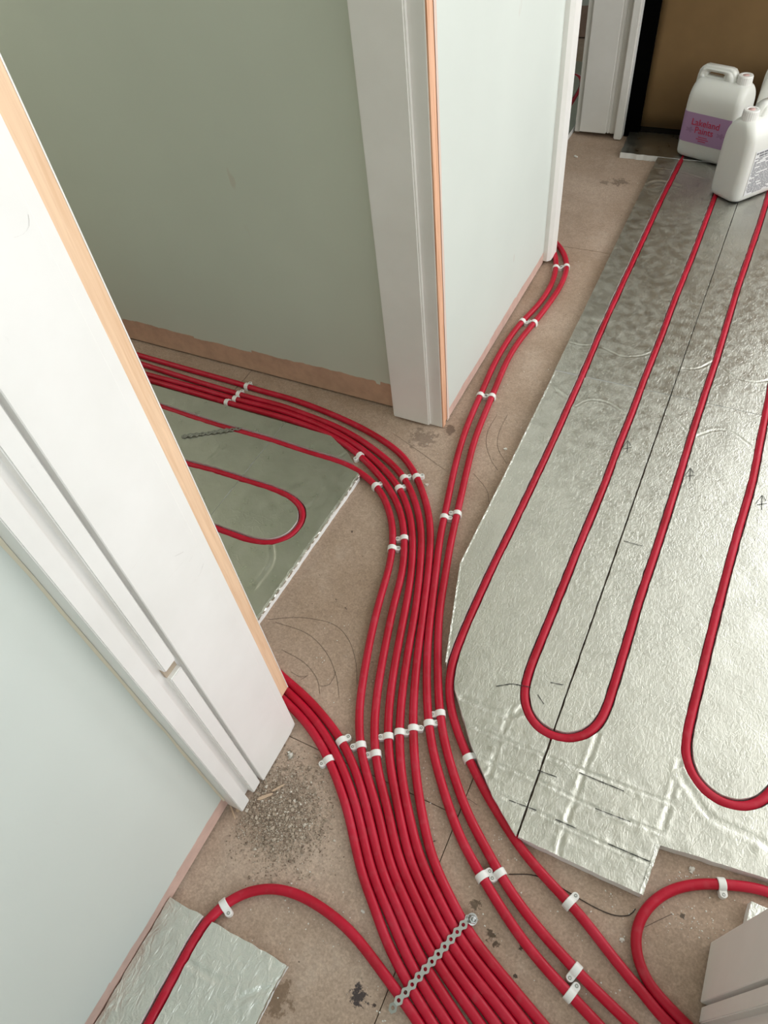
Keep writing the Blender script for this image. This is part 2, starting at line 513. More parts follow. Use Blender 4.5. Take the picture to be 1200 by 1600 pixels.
# wavy bead of caulk in the corner between wall and lining
vv, ff = [], []
for i in range(81):
    z = 0.03 + i * 0.015
    o1 = 0.0020 + 0.0012 * noise.noise((z * 14, 3, 0)) + 0.001 * noise.noise((z * 40, 3, 0)); o2 = 0.0030 + 0.0016 * noise.noise((z * 11, 8, 0))
    vv += [(-0.5128, 0.1655 - o2, z), (-0.5128 + o1, 0.1655 - o2 * 0.35, z), (-0.5128 + o1 * 1.3, 0.1656, z)]
for i in range(80):
    for k in (0, 1): ff.append((3 * i + k, 3 * i + k + 1, 3 * i + 4 + k, 3 * i + 3 + k))
mobj('caulk_bead', vv, ff, plain('cream_caulk', (0.70, 0.64, 0.50, 1), 0.5), lin, True)
# raw pine edge of the left room's own lining, standing behind it
ln2 = struct(bpy.data.objects.new('trim_2', None)); COL.objects.link(ln2)
box('raw_pine_edge', (-0.662, 0.3530, 0.022), (-0.5235, 0.3890, ZT), m_pine, ln2)
box('painted_lining_face', (-0.662, 0.3890, 0.022), (-0.5230, 0.3905, ZT), m_gloss, ln2)
# --- right side of the same doorway
rj = struct(bpy.data.objects.new('trim_3', None)); COL.objects.link(rj)
prism('lining_board', [(0.2535, 0.2260), (0.2525, 0.2270), (0.2525, 0.3040), (0.2535, 0.3060), (0.283, 0.3330), (0.30, 0.3330), (0.30, 0.2260)], 0.004, ZT, m_gloss, rj)
box('lining_groove', (0.2640, 0.2215, 0.004), (0.30, 0.2260, ZT), m_gloss, rj)
box('door_stop', (0.2550, 0.2005, 0.004), (0.30, 0.2215, ZT), m_gloss, rj, 0.0014)
box('lining_back', (0.2660, 0.1880, 0.004), (0.30, 0.2020, ZT), m_gloss, rj)
box('lining_edge', (0.2570, 0.1560, 0.004), (0.30, 0.1880, ZT), m_gloss, rj, 0.0012)
# --- central jamb: far side of the left room's doorway
cj = struct(bpy.data.objects.new('trim_4', None)); COL.objects.link(cj)
box('door_stop', (-0.6690, 1.1480, 0.006), (-0.5680, 1.1620, ZT), m_gloss, cj, 0.0030)
box('lining_board', (-0.6690, 1.1580, 0.002), (-0.5375, 1.1800, ZT), m_gloss, cj, 0.0010)
box('raw_pine_edge', (-0.5376, 1.1592, 0.002), (-0.5345, 1.1740, ZT), m_pine_red, cj)
box('pine_packer', (-0.58, 1.1752, 0.010), (-0.5355, 1.1880, ZT), m_pine_red, cj)
# ragged plaster edge where the architrave came off
rng = random.Random(5)
vv, ff = [], []
n = 60
for i in range(n + 1):
    z = 0.004 + i * (1.25 / n)
    w = 0.0035 + 0.003 * noise.noise((z * 9, 1.3, 0)) + 0.0015 * noise.noise((z * 40, 5.3, 0))
    vv += [(-0.5343, 1.1868 - w * 0.5, z), (-0.5340, 1.1905 + w, z)]
for i in range(n): ff.append((2 * i, 2 * i + 1, 2 * i + 3, 2 * i + 2))
mobj('broken_plaster_edge', vv, ff, plain('pale_broken_plaster', (0.74, 0.58, 0.50, 1), 0.9), cj)
# --- near side trim of the far room's doorway
ft = struct(bpy.data.objects.new('trim_5', None)); COL.objects.link(ft)
prism('architrave', [(-0.56, 1.9440), (-0.5230, 1.9440), (-0.5130, 1.9540), (-0.5110, 2.0020), (-0.56, 2.0020)], 0.012, ZT, m_gloss, ft)
box('lining_board', (-0.69, 1.9445, 0.012), (-0.5615, 1.975, ZT), m_gloss, ft)
# --- far jamb of that doorway
fj = struct(bpy.data.objects.new('trim_6', None)); COL.objects.link(fj)
box('lining_edge', (-0.708, 2.8650, 0.010), (-0.6885, 2.95, ZT), m_gloss, fj, 0.0015)
box('door_stop', (-0.6885, 2.8540, 0.016), (-0.5850, 2.95, ZT), m_gloss, fj, 0.0025)
box('stop_bead', (-0.5850, 2.8600, 0.016), (-0.5740, 2.95, ZT), m_gloss, fj, 0.0025)
box('lining_board', (-0.5740, 2.8660, 0.014), (-0.5520, 2.95, ZT), m_gloss, fj, 0.0015)
box('architrave', (-0.5520, 2.8420, 0.004), (-0.5230, 2.95, ZT), m_gloss, fj, 0.0030)
box('threshold_shade', (-0.705, 2.90, 0.0005), (-0.53, 2.95, 0.012), m_dark, fj)  # dark block standing in for the shade under the far jamb
struct(box('dark_gap_block', (-0.5230, 2.885, 0.004), (-0.470, 2.95, ZT), m_black))  # black block in place of the unlit gap beside the cardboard
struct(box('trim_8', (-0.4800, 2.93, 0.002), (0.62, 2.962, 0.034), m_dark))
dr = struct(bpy.data.objects.new('door_1', None)); COL.objects.link(dr)
# cardboard sheet taped over the door: slightly bowed
nx, nz = 30, 40
vv, ff = [], []
for k in range(2):
    for i in range(nx + 1):
        for j in range(nz + 1):
            x = -0.479 + i / nx * 0.98; z = 0.034 + j / nz * 1.93
            y = 2.905 + 0.004 * noise.noise((x * 4, z * 3, 2.0)) + k * 0.006 + 0.003 * math.exp(-((z - 0.05) / 0.03) ** 2)
            vv.append((x, y, z))
N1 = (nx + 1) * (nz + 1)
for i in range(nx):
    for j in range(nz):
        a = i * (nz + 1) + j
        ff.append((a, a + nz + 1, a + nz + 2, a + 1)); ff.append((a + N1, a + 1 + N1, a + nz + 2 + N1, a + nz + 1 + N1))
for i in range(nx): a = i * (nz + 1); ff.append((a, a + N1, a + nz + 1 + N1, a + nz + 1))
for j in range(nz): ff.append((j, j + 1, j + 1 + N1, j + N1))
mobj('cardboard_cover', vv, ff, m_card, dr, True)
box('door_slab', (-0.469, 2.916, 0.036), (0.51, 2.955, 1.98), m_black, dr)

# ------------------------------------------------------------------ pipes


ZF, ZB = R_PIPE + 0.0003, HB - 0.0070


def P_(pts, z): return [px(x, y, z) for x, y in pts]


def ext(P, d, first=False):
    """carry a run on straight past the frame by d metres"""
    if first:
        v = (P[0] - P[1]).normalized(); return [P[0] + v * d] + P
    v = (P[-1] - P[-2]).normalized(); return P + [P[-1] + v * d]


raw = {}
raw['a'] = ext(ext(P_([(451, 1093), (467.5, 1112), (490, 1142), (505, 1167), (516, 1190), (526, 1215), (537.5, 1245), (546, 1275), (555, 1312), (562, 1350), (580, 1400), (595, 1450), (616, 1500), (646, 1550), (675, 1600)], ZF), 0.35, True), 0.25)
raw['b'] = ext(ext(P_([(453, 1083), (470, 1099), (487.5, 1119), (507.5, 1146), (523, 1170), (535, 1197), (549, 1235), (560, 1270), (570, 1312), (577.5, 1350), (599, 1400), (616, 1450), (637, 1500), (666, 1550), (700, 1600)], ZF), 0.35, True), 0.25)
raw['c'] = ext(ext(P_([(455, 1071), (475, 1086), (495, 1106), (515, 1130), (534, 1155), (545, 1177), (555, 1200), (567.5, 1240), (576, 1275), (585, 1317), (591, 1350), (616, 1400), (634, 1450), (657, 1500), (690, 1550), (722, 1600)], ZF), 0.35, True), 0.25)
d_board = P_([(254, 637), (320, 659), (360, 671), (400, 682), (440, 694), (480, 708), (520, 719), (540, 725)], ZB)
d_mid = [px(560, 735, 0.0135), px(576, 748, 0.0095)]
d_floor = P_([(588, 757), (600, 776), (608, 796), (613, 815), (615, 835), (613, 860), (608, 890), (598, 920), (590, 950), (577, 1005), (567, 1065), (561, 1100), (561, 1137), (561, 1165), (567, 1190), (577.5, 1225), (590, 1265), (599, 1300), (607, 1350), (635, 1400), (652.5, 1450), (679, 1500), (715, 1550), (750, 1600)], ZF)
raw['d'] = ext(ext(d_board, 1.2, True) + d_mid + d_floor, 0.25)
raw['e'] = ext(ext(P_([(240, 596), (300, 613), (354, 629), (400, 641), (440, 652), (480, 665), (520, 682), (540, 694), (562, 711), (580, 729), (602, 754), (619, 782), (629, 808), (632, 838), (632, 865), (629, 895), (614, 950), (602, 1010), (591, 1070), (585, 1125), (585, 1175), (595, 1225), (608, 1270), (614, 1300), (622, 1350), (651, 1400), (672, 1450), (700, 1500), (740, 1550), (775, 1600)], ZF), 1.2, True), 0.25)
raw['f'] = ext(ext(P_([(236, 587), (300, 604), (364, 623), (400, 632), (440, 642), (480, 656), (520, 674), (560, 697), (590, 723), (612, 746), (624, 761), (634, 784), (642, 808), (645, 836), (645, 866), (643, 895), (634, 950), (622, 1010), (612, 1070), (606, 1125), (607, 1175), (614, 1225), (626, 1275), (630, 1300), (640, 1350), (670, 1400), (690, 1450), (722, 1500), (762, 1550), (800, 1600)], ZF), 1.2, True), 0.25)
raw['g'] = ext(ext(P_([(228, 571), (300, 594), (373, 616), (400, 624), (440, 634), (480, 649), (520, 664), (560, 685), (600, 714), (624, 736), (633, 747), (646, 775), (655, 805), (659, 836), (658, 868), (656, 895), (650, 950), (639, 1010), (630, 1070), (624.5, 1125), (624, 1175), (629, 1225), (639, 1275), (646, 1300), (657, 1350), (684, 1400), (705, 1450), (743, 1500), (785, 1550), (822, 1600)], ZF), 1.2, True), 0.25)
raw['h'] = ext(ext(P_([(220, 556), (300, 579), (385, 603), (400, 609), (440, 619), (480, 632), (520, 648), (560, 666), (600, 689), (630, 712), (650, 742), (662, 773), (671, 805), (673, 836), (671, 875), (669, 895), (663, 950), (654, 1010), (648, 1070), (645, 1125), (647, 1175), (651, 1225), (660, 1275), (665, 1300), (676, 1350), (704, 1400), (725, 1450), (763, 1500), (806, 1550), (848, 1600)], ZF), 1.2, True), 0.25)
raw['i'] = ext(P_([(848, 372), (859, 381), (866, 393), (869, 405), (869, 418), (867, 430), (858, 452), (840, 478), (816, 502), (800, 522), (780, 554), (768, 577), (751, 617), (736, 650), (720, 694), (706, 750), (695, 805), (688, 835), (684, 870), (680, 905), (674, 950), (668, 1010), (666.5, 1070), (669, 1125), (676, 1175), (690, 1225), (706, 1275), (714, 1300), (732, 1337), (754, 1370), (775, 1407), (807, 1457), (840, 1500), (872, 1535), (892, 1555), (917, 1582), (934, 1600)], ZF), 0.25)
raw['i'] = [px(790, 340, ZF)] + raw['i']
raw['j'] = ext([px(800, 328, ZF), px(845, 358, ZF)] + P_([(871, 381), (881, 395), (886, 410), (885, 424), (876, 447), (858, 474), (836, 503), (816, 526), (796, 556), (784, 582), (769, 619), (756, 650), (740, 692), (726, 750), (714, 804), (707, 835), (700, 870), (696, 900), (687, 950), (684, 1010), (684.5, 1070), (687.5, 1120), (697.5, 1175), (714, 1225), (728, 1270), (745, 1300), (765, 1335), (782, 1370), (812, 1415), (850, 1462), (885, 1500), (905, 1522), (940, 1557), (982, 1597)], ZF), 0.25)
k_board = P_([(1105, 165), (1065, 250), (1033, 314), (1000, 386), (967, 457), (938, 521), (909, 590), (889, 634), (863, 693), (832, 759), (797, 832), (761, 906), (729, 978), (712, 1020)], ZB)
raw['k'] = ext(k_board + [px(704, 1046, 0.0125), px(701.5, 1068, 0.010)] + P_([(702.5, 1093), (706, 1115), (713, 1137), (725, 1170), (738, 1197), (760, 1241), (786, 1283), (804, 1312), (825, 1340), (862, 1382), (892, 1413), (920, 1446), (950, 1486), (987, 1532), (1027, 1577), (1047, 1598)], ZF), 0.25)
raw['L1'] = ext(ext(P_([(1120, 300), (1115, 313), (1100, 353), (1080, 406), (1053, 473), (1033, 527), (1007, 593), (986, 650), (967, 697), (944, 759), (914, 832), (884, 906), (853, 984), (827, 1049), (818, 1088), (827, 1123), (849, 1146), (884, 1157), (914, 1151), (940, 1127), (957, 1079), (979, 1006), (1001, 932), (1027, 854), (1057, 759), (1080, 683), (1100, 620), (1120, 560), (1137, 503), (1153, 450), (1170, 400), (1187, 350), (1199, 310)], ZB), 0.22, True), 0.22)
raw['L2'] = ext(ext(P_([(1198, 637), (1187, 693), (1174, 759), (1154, 828), (1134, 902), (1113, 984), (1092, 1071), (1072, 1153), (1070, 1183), (1083, 1218), (1113, 1248), (1148, 1263), (1178, 1260), (1200, 1246)], ZB), 1.2, True), 0.0)
q = raw['L2'][-1]
raw['L2'] += [Vector((0.306, 0.58, ZB)), Vector((0.309, 0.66, ZB)), Vector((0.312, 1.0, ZB)), Vector((0.315, 2.65, ZB))]
raw['m'] = [Vector((0.80, 0.395, ZF)), Vector((0.50, 0.392, ZF)), Vector((0.38, 0.398, ZF))] + P_([(1200, 1390), (1167, 1386), (1127, 1381), (1083, 1381), (1047, 1390), (1017, 1410), (997, 1437), (990, 1467), (995, 1500), (1010, 1535), (1036, 1567), (1064, 1594)], ZF)
raw['m'] = ext(raw['m'], 0.22)
P0b = P_([(235, 1596), (262, 1546), (287, 1500), (309, 1458)], ZB)
raw['p'] = ext(ext(P0b, 0.3, True) + [px(325, 1434, 0.0125), px(334, 1424, 0.0100)] + P_([(350, 1411), (375, 1396), (408, 1386), (442, 1388), (475, 1400), (512, 1424), (550, 1455), (575, 1488), (600, 1522), (621, 1550), (648, 1588)], ZF), 0.22)
raw['L3'] = ext(ext(P_([(298, 727), (340, 738), (380, 751), (420, 763), (445, 773), (464, 784), (475, 800), (471, 822), (451, 842), (417, 851), (380, 842), (347, 830)], ZB), 0.8, True), 0.8)
raw['far'] = P_([(850, 122), (875, 117), (894, 117), (904, 120), (909, 130), (905, 143), (889, 169), (870, 198)], ZB)

PIPES = {}
for k, P in raw.items():
    PIPES[k] = smooth(resample(catmull(P), 0.008), 26 if k in 'abcdefghij' else 14)
# neighbouring runs rest side by side, never inside one another
order = 'pabcdefghij'
ZB_fixed = {k: PIPES[k][:, 2].copy() for k in order}
for it in range(30):
    for q1, q2 in list(zip(order[:-1], order[1:])) + [('e', 'g'), ('p', 'b'), ('k', 'j'), ('k', 'm'), ('i', 'k')]:
        A, B = PIPES[q1], PIPES[q2]
        for (U, V) in ((A, B), (B, A)):
            D = np.linalg.norm(U[:, None, :2] - V[None, :, :2], axis=2)
            j = D.argmin(1); d = D[np.arange(len(U)), j]
            need = 2 * R_PIPE + 0.0003
            bad = d < need
            if bad.any():
                v = (U[bad, :2] - V[j[bad], :2]); v /= np.maximum(np.linalg.norm(v, axis=1), 1e-6)[:, None]
                U[bad, :2] += v * ((need - d[bad]) * 0.5)[:, None]
    if it % 3 == 0:
        for k in order: PIPES[k] = smooth(PIPES[k], 1)


def tube(name, P, r, mat, seg=14, parent=None, closed_ends=True):
    P = np.asarray(P, float)
    T = np.gradient(P, axis=0); T /= np.linalg.norm(T, axis=1)[:, None]
    S = np.cross(T, [0, 0, 1.0]); S /= np.maximum(np.linalg.norm(S, axis=1), 1e-9)[:, None]
    U = np.cross(S, T)
    an = np.linspace(0, 2 * np.pi, seg, endpoint=False)
    V = P[:, None, :] + r * (np.cos(an)[None, :, None] * S[:, None, :] + np.sin(an)[None, :, None] * U[:, None, :])
    n = len(P); V = V.reshape(-1, 3)
    Fc = [(i * seg + j, i * seg + (j + 1) % seg, (i + 1) * seg + (j + 1) % seg, (i + 1) * seg + j) for i in range(n - 1) for j in range(seg)]
    if closed_ends:
        Fc.append(tuple(range(seg))[::-1]); Fc.append(tuple((n - 1) * seg + j for j in range(seg)))
    return mobj(name, V, Fc, mat, parent, True)


labels = {
    'a': 'red plastic heating pipe leftmost of the eight side by side, from under the left jamb',
    'b': 'red plastic heating pipe middle of the three coming from under the left jamb',
    'c': 'red plastic heating pipe rightmost of the three coming from under the left jamb',
    'd': 'red plastic heating pipe leaving the left room foil board and bending round into the bundle',
    'e': 'red plastic heating pipe running tight against the left room foil board edge',
    'f': 'red plastic heating pipe second from the foil board along the left room wall',
    'g': 'red plastic heating pipe second from the plaster wall in the left room',
    'h': 'red plastic heating pipe nearest the left room back wall, right edge of the strapped bundle',
    'i': 'red plastic heating pipe of the hall pair, the one nearer the pale hall wall',
    'j': 'red plastic heating pipe of the hall pair, the one nearer the big foil boards',
    'k': 'red plastic heating pipe leaving the left edge of the big foil boards to the floor',
    'L1': 'red plastic heating pipe sunk in the big foil boards with U-turn across the black seam',
    'L2': 'red plastic heating pipe sunk in foil with U-turn at the right edge of the photo',
    'm': 'red plastic heating pipe looping on bare floor beside the right door jamb',
    'p': 'red plastic heating pipe arching from the bottom left foil board to the strap',
    'L3': 'red plastic heating pipe U-turn sunk in the left room foil board',
    'far': 'small bend of red heating pipe seen through the far doorway',
}
for k, P in PIPES.items():
    o = tube('heating_pipe', P, R_PIPE, m_pipe)
    tag(o, labels[k], 'pipe', 'red underfloor heating pipes')

# ------------------------------------------------------------------ insulation boards


def offset_poly(P, w, seed, rag):
    P = np.asarray(P)[:, :2]
    T = np.gradient(P, axis=0); T /= np.maximum(np.linalg.norm(T, axis=1), 1e-9)[:, None]
    N = np.stack([-T[:, 1], T[:, 0]], 1)
    r = np.array([[noise.noise((i * 0.35, seed, s)) * rag + noise.noise((i * 0.09, seed + 7, s)) * rag for s in (0.0, 9.0)] for i in range(len(P))])
    L = P + N * (w + r[:, :1]); Rr = P - N * (w + r[:, 1:])
    return np.vstack([L, Rr[::-1]])


def inside(Q, poly):
    x, y = Q[:, 0], Q[:, 1]; c = np.zeros(len(Q), bool)
    a = poly; b = np.roll(poly, -1, axis=0)
    for (x0, y0), (x1, y1) in zip(a, b):
        if y0 == y1: continue
        m = ((y0 > y) != (y1 > y))
        c ^= m & (x < (x1 - x0) * (y - y0) / (y1 - y0) + x0)
    return c


def seg_dist(Q, P):
    d = np.full(len(Q), 9.0)
    for a, b in zip(P[:-1], P[1:]):
        v = b - a; L2 = max((v ** 2).sum(), 1e-12)
        t = np.clip(((Q - a) @ v) / L2, 0, 1)
        d = np.minimum(d, np.linalg.norm(Q - (a + t[:, None] * v), axis=1))
    return d


def make_board(label, poly, pipes, grid, foilmat, grooves=(), ragedge=0.0012, amp=0.0005, seed=1.0, group='foil-faced insulation boards',
               thickness=HB, crumple=None, nearcrumple=0.0):
    root = thing('insulation_board', label, 'insulation board', (0, 0, 0), 0, group)
    poly = np.array([tuple(p)[:2] for p in poly], float)
    # outline, finely divided and a little ragged
    out = []
    for a, b in zip(poly, np.roll(poly, -1, axis=0)):
        n = max(1, int(np.linalg.norm(b - a) / 0.012)); nv = np.array([-(b - a)[1], (b - a)[0]]); nv /= max(np.linalg.norm(nv), 1e-9)
        for i in range(n):
            p = a + (b - a) * i / n
            out.append(p + nv * (noise.noise((p[0] * 60, p[1] * 60, seed)) * ragedge if i else 0))
    out = np.array(out)
    chans = []
    for k in pipes:
        P = PIPES[k]; sel = P[:, 2] > 0.0088 if k in 'dkp' else np.ones(len(P), bool)
        Q = P[sel]
        lo, hi = poly.min(0) - 0.05, poly.max(0) + 0.05
        m = ((Q[:, :2] > lo) & (Q[:, :2] < hi)).all(1)
        idx = np.where(m)[0]
        if len(idx) < 3: continue
        for grp in np.split(idx, np.where(np.diff(idx) > 1)[0] + 1):
            if len(grp) > 3: chans.append(offset_poly(Q[grp], R_PIPE + 0.0016, seed + ord(k[0]), 0.0013))
    lo, hi = poly.min(0), poly.max(0)
    rr = np.random.RandomState(int(seed * 10))
    gx, gy = np.meshgrid(np.arange(lo[0], hi[0], grid), np.arange(lo[1], hi[1], grid))
    pts = np.stack([gx.ravel(), gy.ravel()], 1); pts += rr.uniform(-.35, .35, pts.shape) * grid
    pts = pts[inside(pts, out)]
    if len(pts): pts = pts[seg_dist(pts, np.vstack([out, out[:1]])) > grid * 0.3]
    for c in chans:
        if len(pts): pts = pts[seg_dist(pts, np.vstack([c, c[:1]])) > grid * 0.25]
    for gpts, gw, gd in grooves:
        G2 = resample([Vector((p[0], p[1], 0)) for p in gpts], 0.005)[:, :2]
        T = np.gradient(G2, axis=0); T /= np.maximum(np.linalg.norm(T, axis=1), 1e-9)[:, None]; Nn = np.stack([-T[:, 1], T[:, 0]], 1)
        ex = np.vstack([G2 + Nn * gw * k for k in (-2.6, -1.9, -1.0, 0.0, 1.0, 1.9, 2.6)])
        ex = ex[inside(ex, out)]
        if len(ex) and len(pts): pts = np.vstack([pts[seg_dist(pts, G2) > gw * 3.0], ex])
        for c in chans + [out]:
            if len(pts): pts = pts[seg_dist(pts, np.vstack([c, c[:1]])) > 0.0012]
    co, ed = [], []

    def loop(L):
        s = len(co); co.extend(Vector(p) for p in L); ed.extend((s + i, s + (i + 1) % len(L)) for i in range(len(L)))
    loop(out)
    for c in chans: loop(c)
    co.extend(Vector(p) for p in pts)
    v, e, f, *_ = geometry.delaunay_2d_cdt(co, ed, [], 0, 1e-6)
    V = np.array([tuple(p) for p in v]); Fa = [tuple(t) for t in f]
    C = np.array([V[list(t)].mean(0) for t in Fa])
    ok = inside(C, out)
    for c in chans: ok &= ~inside(C, c)
    Fa = [t for t, k in zip(Fa, ok) if k]
    # relief: gentle ripple, pressed-in spare channels under the foil
    Z = np.array([amp * (noise.noise((p[0] * 22, p[1] * 22, seed)) + 0.6 * noise.noise((p[0] * 70, p[1] * 70, seed))) for p in V])
    if nearcrumple:
        k = np.clip((0.56 - V[:, 1]) / 0.10, 0, 1) * nearcrumple
        Z += k * np.array([abs(noise.noise((p[0] * 60 + 3, p[1] * 45, 5.1))) + 0.6 * abs(noise.noise((p[0] * 130, p[1] * 120, 6.1))) - 0.35 for p in V])
    if crumple:
        for i, p in enumerate(V):
            Z[i] += crumple * (abs(noise.noise((p[0] * 45 + p[1] * 20, p[1] * 60, 3.1))) + 0.7 * abs(noise.noise((p[0] * 110, p[1] * 90, 8.1))))
    for gpts, gw, gd in grooves:
        d = seg_dist(V, np.array([tuple(p)[:2] for p in gpts]))
        Z += -gd * np.exp(-(d / gw) ** 2) + 0.45 * gd * np.exp(-((d - 1.9 * gw) / (0.6 * gw)) ** 2)
    V3 = np.column_stack([V, thickness + Z])
    mobj('foil_facing', V3, Fa, foilmat, root, True)
    # white core: skirts round the outline and the channel walls
    cnt = {}
    for t in Fa:
        for a, b in zip(t, t[1:] + t[:1]):
            key = (min(a, b), max(a, b)); cnt[key] = cnt.get(key, 0) + 1
            if cnt[key] == 1: cnt[(key, 'd')] = (a, b)
    vv, ff = [], []
    for key, c in list(cnt.items()):
        if isinstance(key[1], str) or c != 1: continue
        a, b = cnt[(key, 'd')]
        s = len(vv)
        za, zb = V3[a][2] - 0.0004, V3[b][2] - 0.0004
        vv += [(V[a][0], V[a][1], za), (V[b][0], V[b][1], zb), (V[b][0], V[b][1], 0.0004), (V[a][0], V[a][1], 0.0004)]
        ff.append((s, s + 1, s + 2, s + 3)[::-1])
    s = len(vv); vv += [(p[0], p[1], 0.0004) for p in out]; ff.append(tuple(range(s, s + len(out))))
    mobj('foam_core', vv, ff, m_core, root)
    return root


def ribbon(name, P, w, z, mat, parent=None, jit=0.0):
    P = np.array([tuple(p)[:2] for p in P], float)
    T = np.gradient(P, axis=0); T /= np.maximum(np.linalg.norm(T, axis=1), 1e-9)[:, None]
    N = np.stack([-T[:, 1], T[:, 0]], 1)
    vv, ff = [], []
    for i in range(len(P)):
        ww = w * (1 + jit * noise.noise((i * 0.7, z * 900, w * 900)))
        vv += [(*(P[i] + N[i] * ww / 2), z), (*(P[i] - N[i] * ww / 2), z)]
    for i in range(len(P) - 1): ff.append((2 * i, 2 * i + 1, 2 * i + 3, 2 * i + 2))
    return mobj(name, vv, ff, mat, parent)


def line(P, n=12): return resample([Vector((p[0], p[1], 0)) for p in P], 0.006)


def gp(pts, w=0.0030, d=0.0016): return (catmull(P_(pts, HB), 0.01), w, d)


XS = -0.047
arc_near = [gp([(897, 638), (912, 628), (927, 625), (953, 631), (980, 650)], 0.0026, 0.0009), gp([(1040, 647), (1063, 662), (1080, 684)], 0.0026, 0.0009),
            gp([(1090, 681), (1117, 672), (1143, 675), (1170, 694)], 0.0026, 0.0009), gp([(868, 610), (885, 622), (893, 637)], 0.004, 0.0010)]
arc_far = [gp([(890, 535), (913, 540), (935, 536)], 0.0026, 0.0009), gp([(943, 544), (973, 557), (1007, 555), (1024, 546)], 0.0026, 0.0009),
           gp([(1040, 556), (1063, 574), (1090, 576), (1113, 565)], 0.0026, 0.0009), gp([(1125, 573), (1150, 590), (1180, 597), (1210, 592)], 0.0026, 0.0009),
           gp([(1005, 290), (1030, 283), (1060, 290)], 0.006, 0.0025), gp([(1015, 262), (1060, 268), (1100, 280)], 0.0036, 0.0015)]
g_near = [gp([(797, 1112), (780, 1160), (765, 1210)], 0.0036, 0.0015), gp([(935, 1145), (915, 1200), (884, 1290), (870, 1340)], 0.0036, 0.0017),
          gp([(1061, 1192), (1050, 1240), (1032, 1305)], 0.0036, 0.0017), gp([(740, 1135), (800, 1160), (870, 1188), (960, 1222), (1050, 1255)], 0.0026, 0.0009),
          gp([(752, 1185), (830, 1215), (930, 1262), (1030, 1300)], 0.0026, 0.0009), gp([(775, 1240), (840, 1268), (930, 1312), (1015, 1348)], 0.0026, 0.0009),
          gp([(720, 1090), (760, 1105), (800, 1118), (820, 1100)], 0.004, 0.0016), gp([(1065, 1215), (1110, 1275), (1160, 1300), (1220, 1330)], 0.005, 0.0016)]
B1 = make_board('foil-faced board strip left of the black seam, cut back beside the pipes',
                P_([(868, 580), (800, 720), (720, 880), (697, 1035), (714, 1088), (735, 1160), (770, 1245), (806, 1306)], HB) +
                [Vector((XS - 0.0022, 0.3205, 0)), Vector((XS - 0.0022, 1.4440, 0))],
                ['k', 'L1'], 0.0075, m_foil, arc_near[:2] + arc_near[3:] + g_near, seed=1.0, nearcrumple=0.0022)
B2 = make_board('foil-faced board right of the black seam with the notched near end',
                [Vector((XS + 0.0012, 1.4440, 0)), Vector((XS + 0.0012, 0.3200, 0))] + P_([(1003, 1398), (1030, 1320)], HB) +
                [px(1200, 1373, HB), Vector((0.50, 0.43, 0)), Vector((0.50, 1.4440, 0))],
                ['L1', 'L2'], 0.0075, m_foil, arc_near[1:3] + g_near, seed=2.0, nearcrumple=0.0022)
B3 = make_board('foil-faced board strip running up to the jugs, left of the thin seam',
                [Vector((-0.340, 1.4458, 0)), Vector((XS - 0.0014, 1.4458, 0)), Vector((XS - 0.0014, 2.700, 0)), Vector((-0.357, 2.700, 0))],
                ['k', 'L1'], 0.010, m_foil_far, arc_far, seed=3.0)
B4 = make_board('foil-faced board under the front jug, right of the thin seam',
                [Vector((XS + 0.0010, 1.4458, 0)), Vector((0.50, 1.4458, 0)), Vector((0.50, 2.700, 0)), Vector((XS + 0.0010, 2.700, 0))],
                ['L1', 'L2'], 0.010, m_foil_far, arc_far, seed=4.0)
B5 = make_board('short foil-faced board in front of the cardboard covered door',
                [Vector((-0.492, 2.707, 0)), Vector((0.40, 2.705, 0)), Vector((0.40, 2.895, 0)), Vector((-0.502, 2.895, 0))], [], 0.010, m_foil_smooth, (), 0.003, seed=5.0)
B6 = make_board('foil-faced board with white edge in the left room doorway',
                [Vector((-0.9142, 0.40, 0)), Vector((-0.662, 0.40, 0))] + P_([(561, 742), (557, 730), (542, 705), (517, 681)], HB) + [Vector((-0.9142, 1.0170, 0))],
                ['d', 'L3'], 0.008, m_foil_smooth,
                [gp([(560, 690), (535, 712), (520, 716)], 0.003, 0.001), gp([(505, 760), (490, 785), (470, 800)], 0.004, 0.0012), gp([(425, 850), (425, 880), (400, 915)], 0.004, 0.0012)], seed=6.0)
B7 = make_board('foil-faced board deeper in the left room, half hidden by the left jamb',
                [Vector((-1.75, 0.40, 0)), Vector((-0.9158, 0.40, 0)), Vector((-0.9158, 1.0170, 0)), Vector((-1.75, 1.0150, 0))],
                ['d', 'L3'], 0.010, m_foil_smooth, [gp([(345, 700), (325, 720), (300, 733)], 0.004, 0.0012)], seed=7.0)
B8 = make_board('crumpled foil-faced board at bottom left beside the pale wall',
                [Vector((-0.5105, 0.006, 0))] + P_([(318, 1432), (340, 1444), (447, 1508), (425, 1545), (392, 1612)], HB) + [Vector((-0.33, -0.30, 0)), Vector((-0.5105, -0.30, 0))],
                ['p'], 0.0055, m_foil_crumple, [gp([(285, 1492), (305, 1512), (335, 1528)], 0.004, 0.002), gp([(380, 1560), (420, 1545), (450, 1550)], 0.004, 0.002)], 0.0025, 0.0007, 8.0, crumple=0.0020)
B9 = make_board('foil-faced board in the far room through the doorway',
                [Vector((-1.7, 2.45, 0)), Vector((-0.716, 2.45, 0)), Vector((-0.716, 3.55, 0)), Vector((-1.7, 3.55, 0))], ['far'], 0.02, m_foil_smooth, (), seed=9.0)
B10 = make_board('small foil-faced offcut behind the right door jamb', [Vector((0.29, 0.345, 0)), Vector((0.60, 0.345, 0)), Vector((0.60, 0.379, 0)), Vector((0.292, 0.379, 0))],
                 [], 0.008, m_foil_crumple, (), 0.002, seed=10.0)


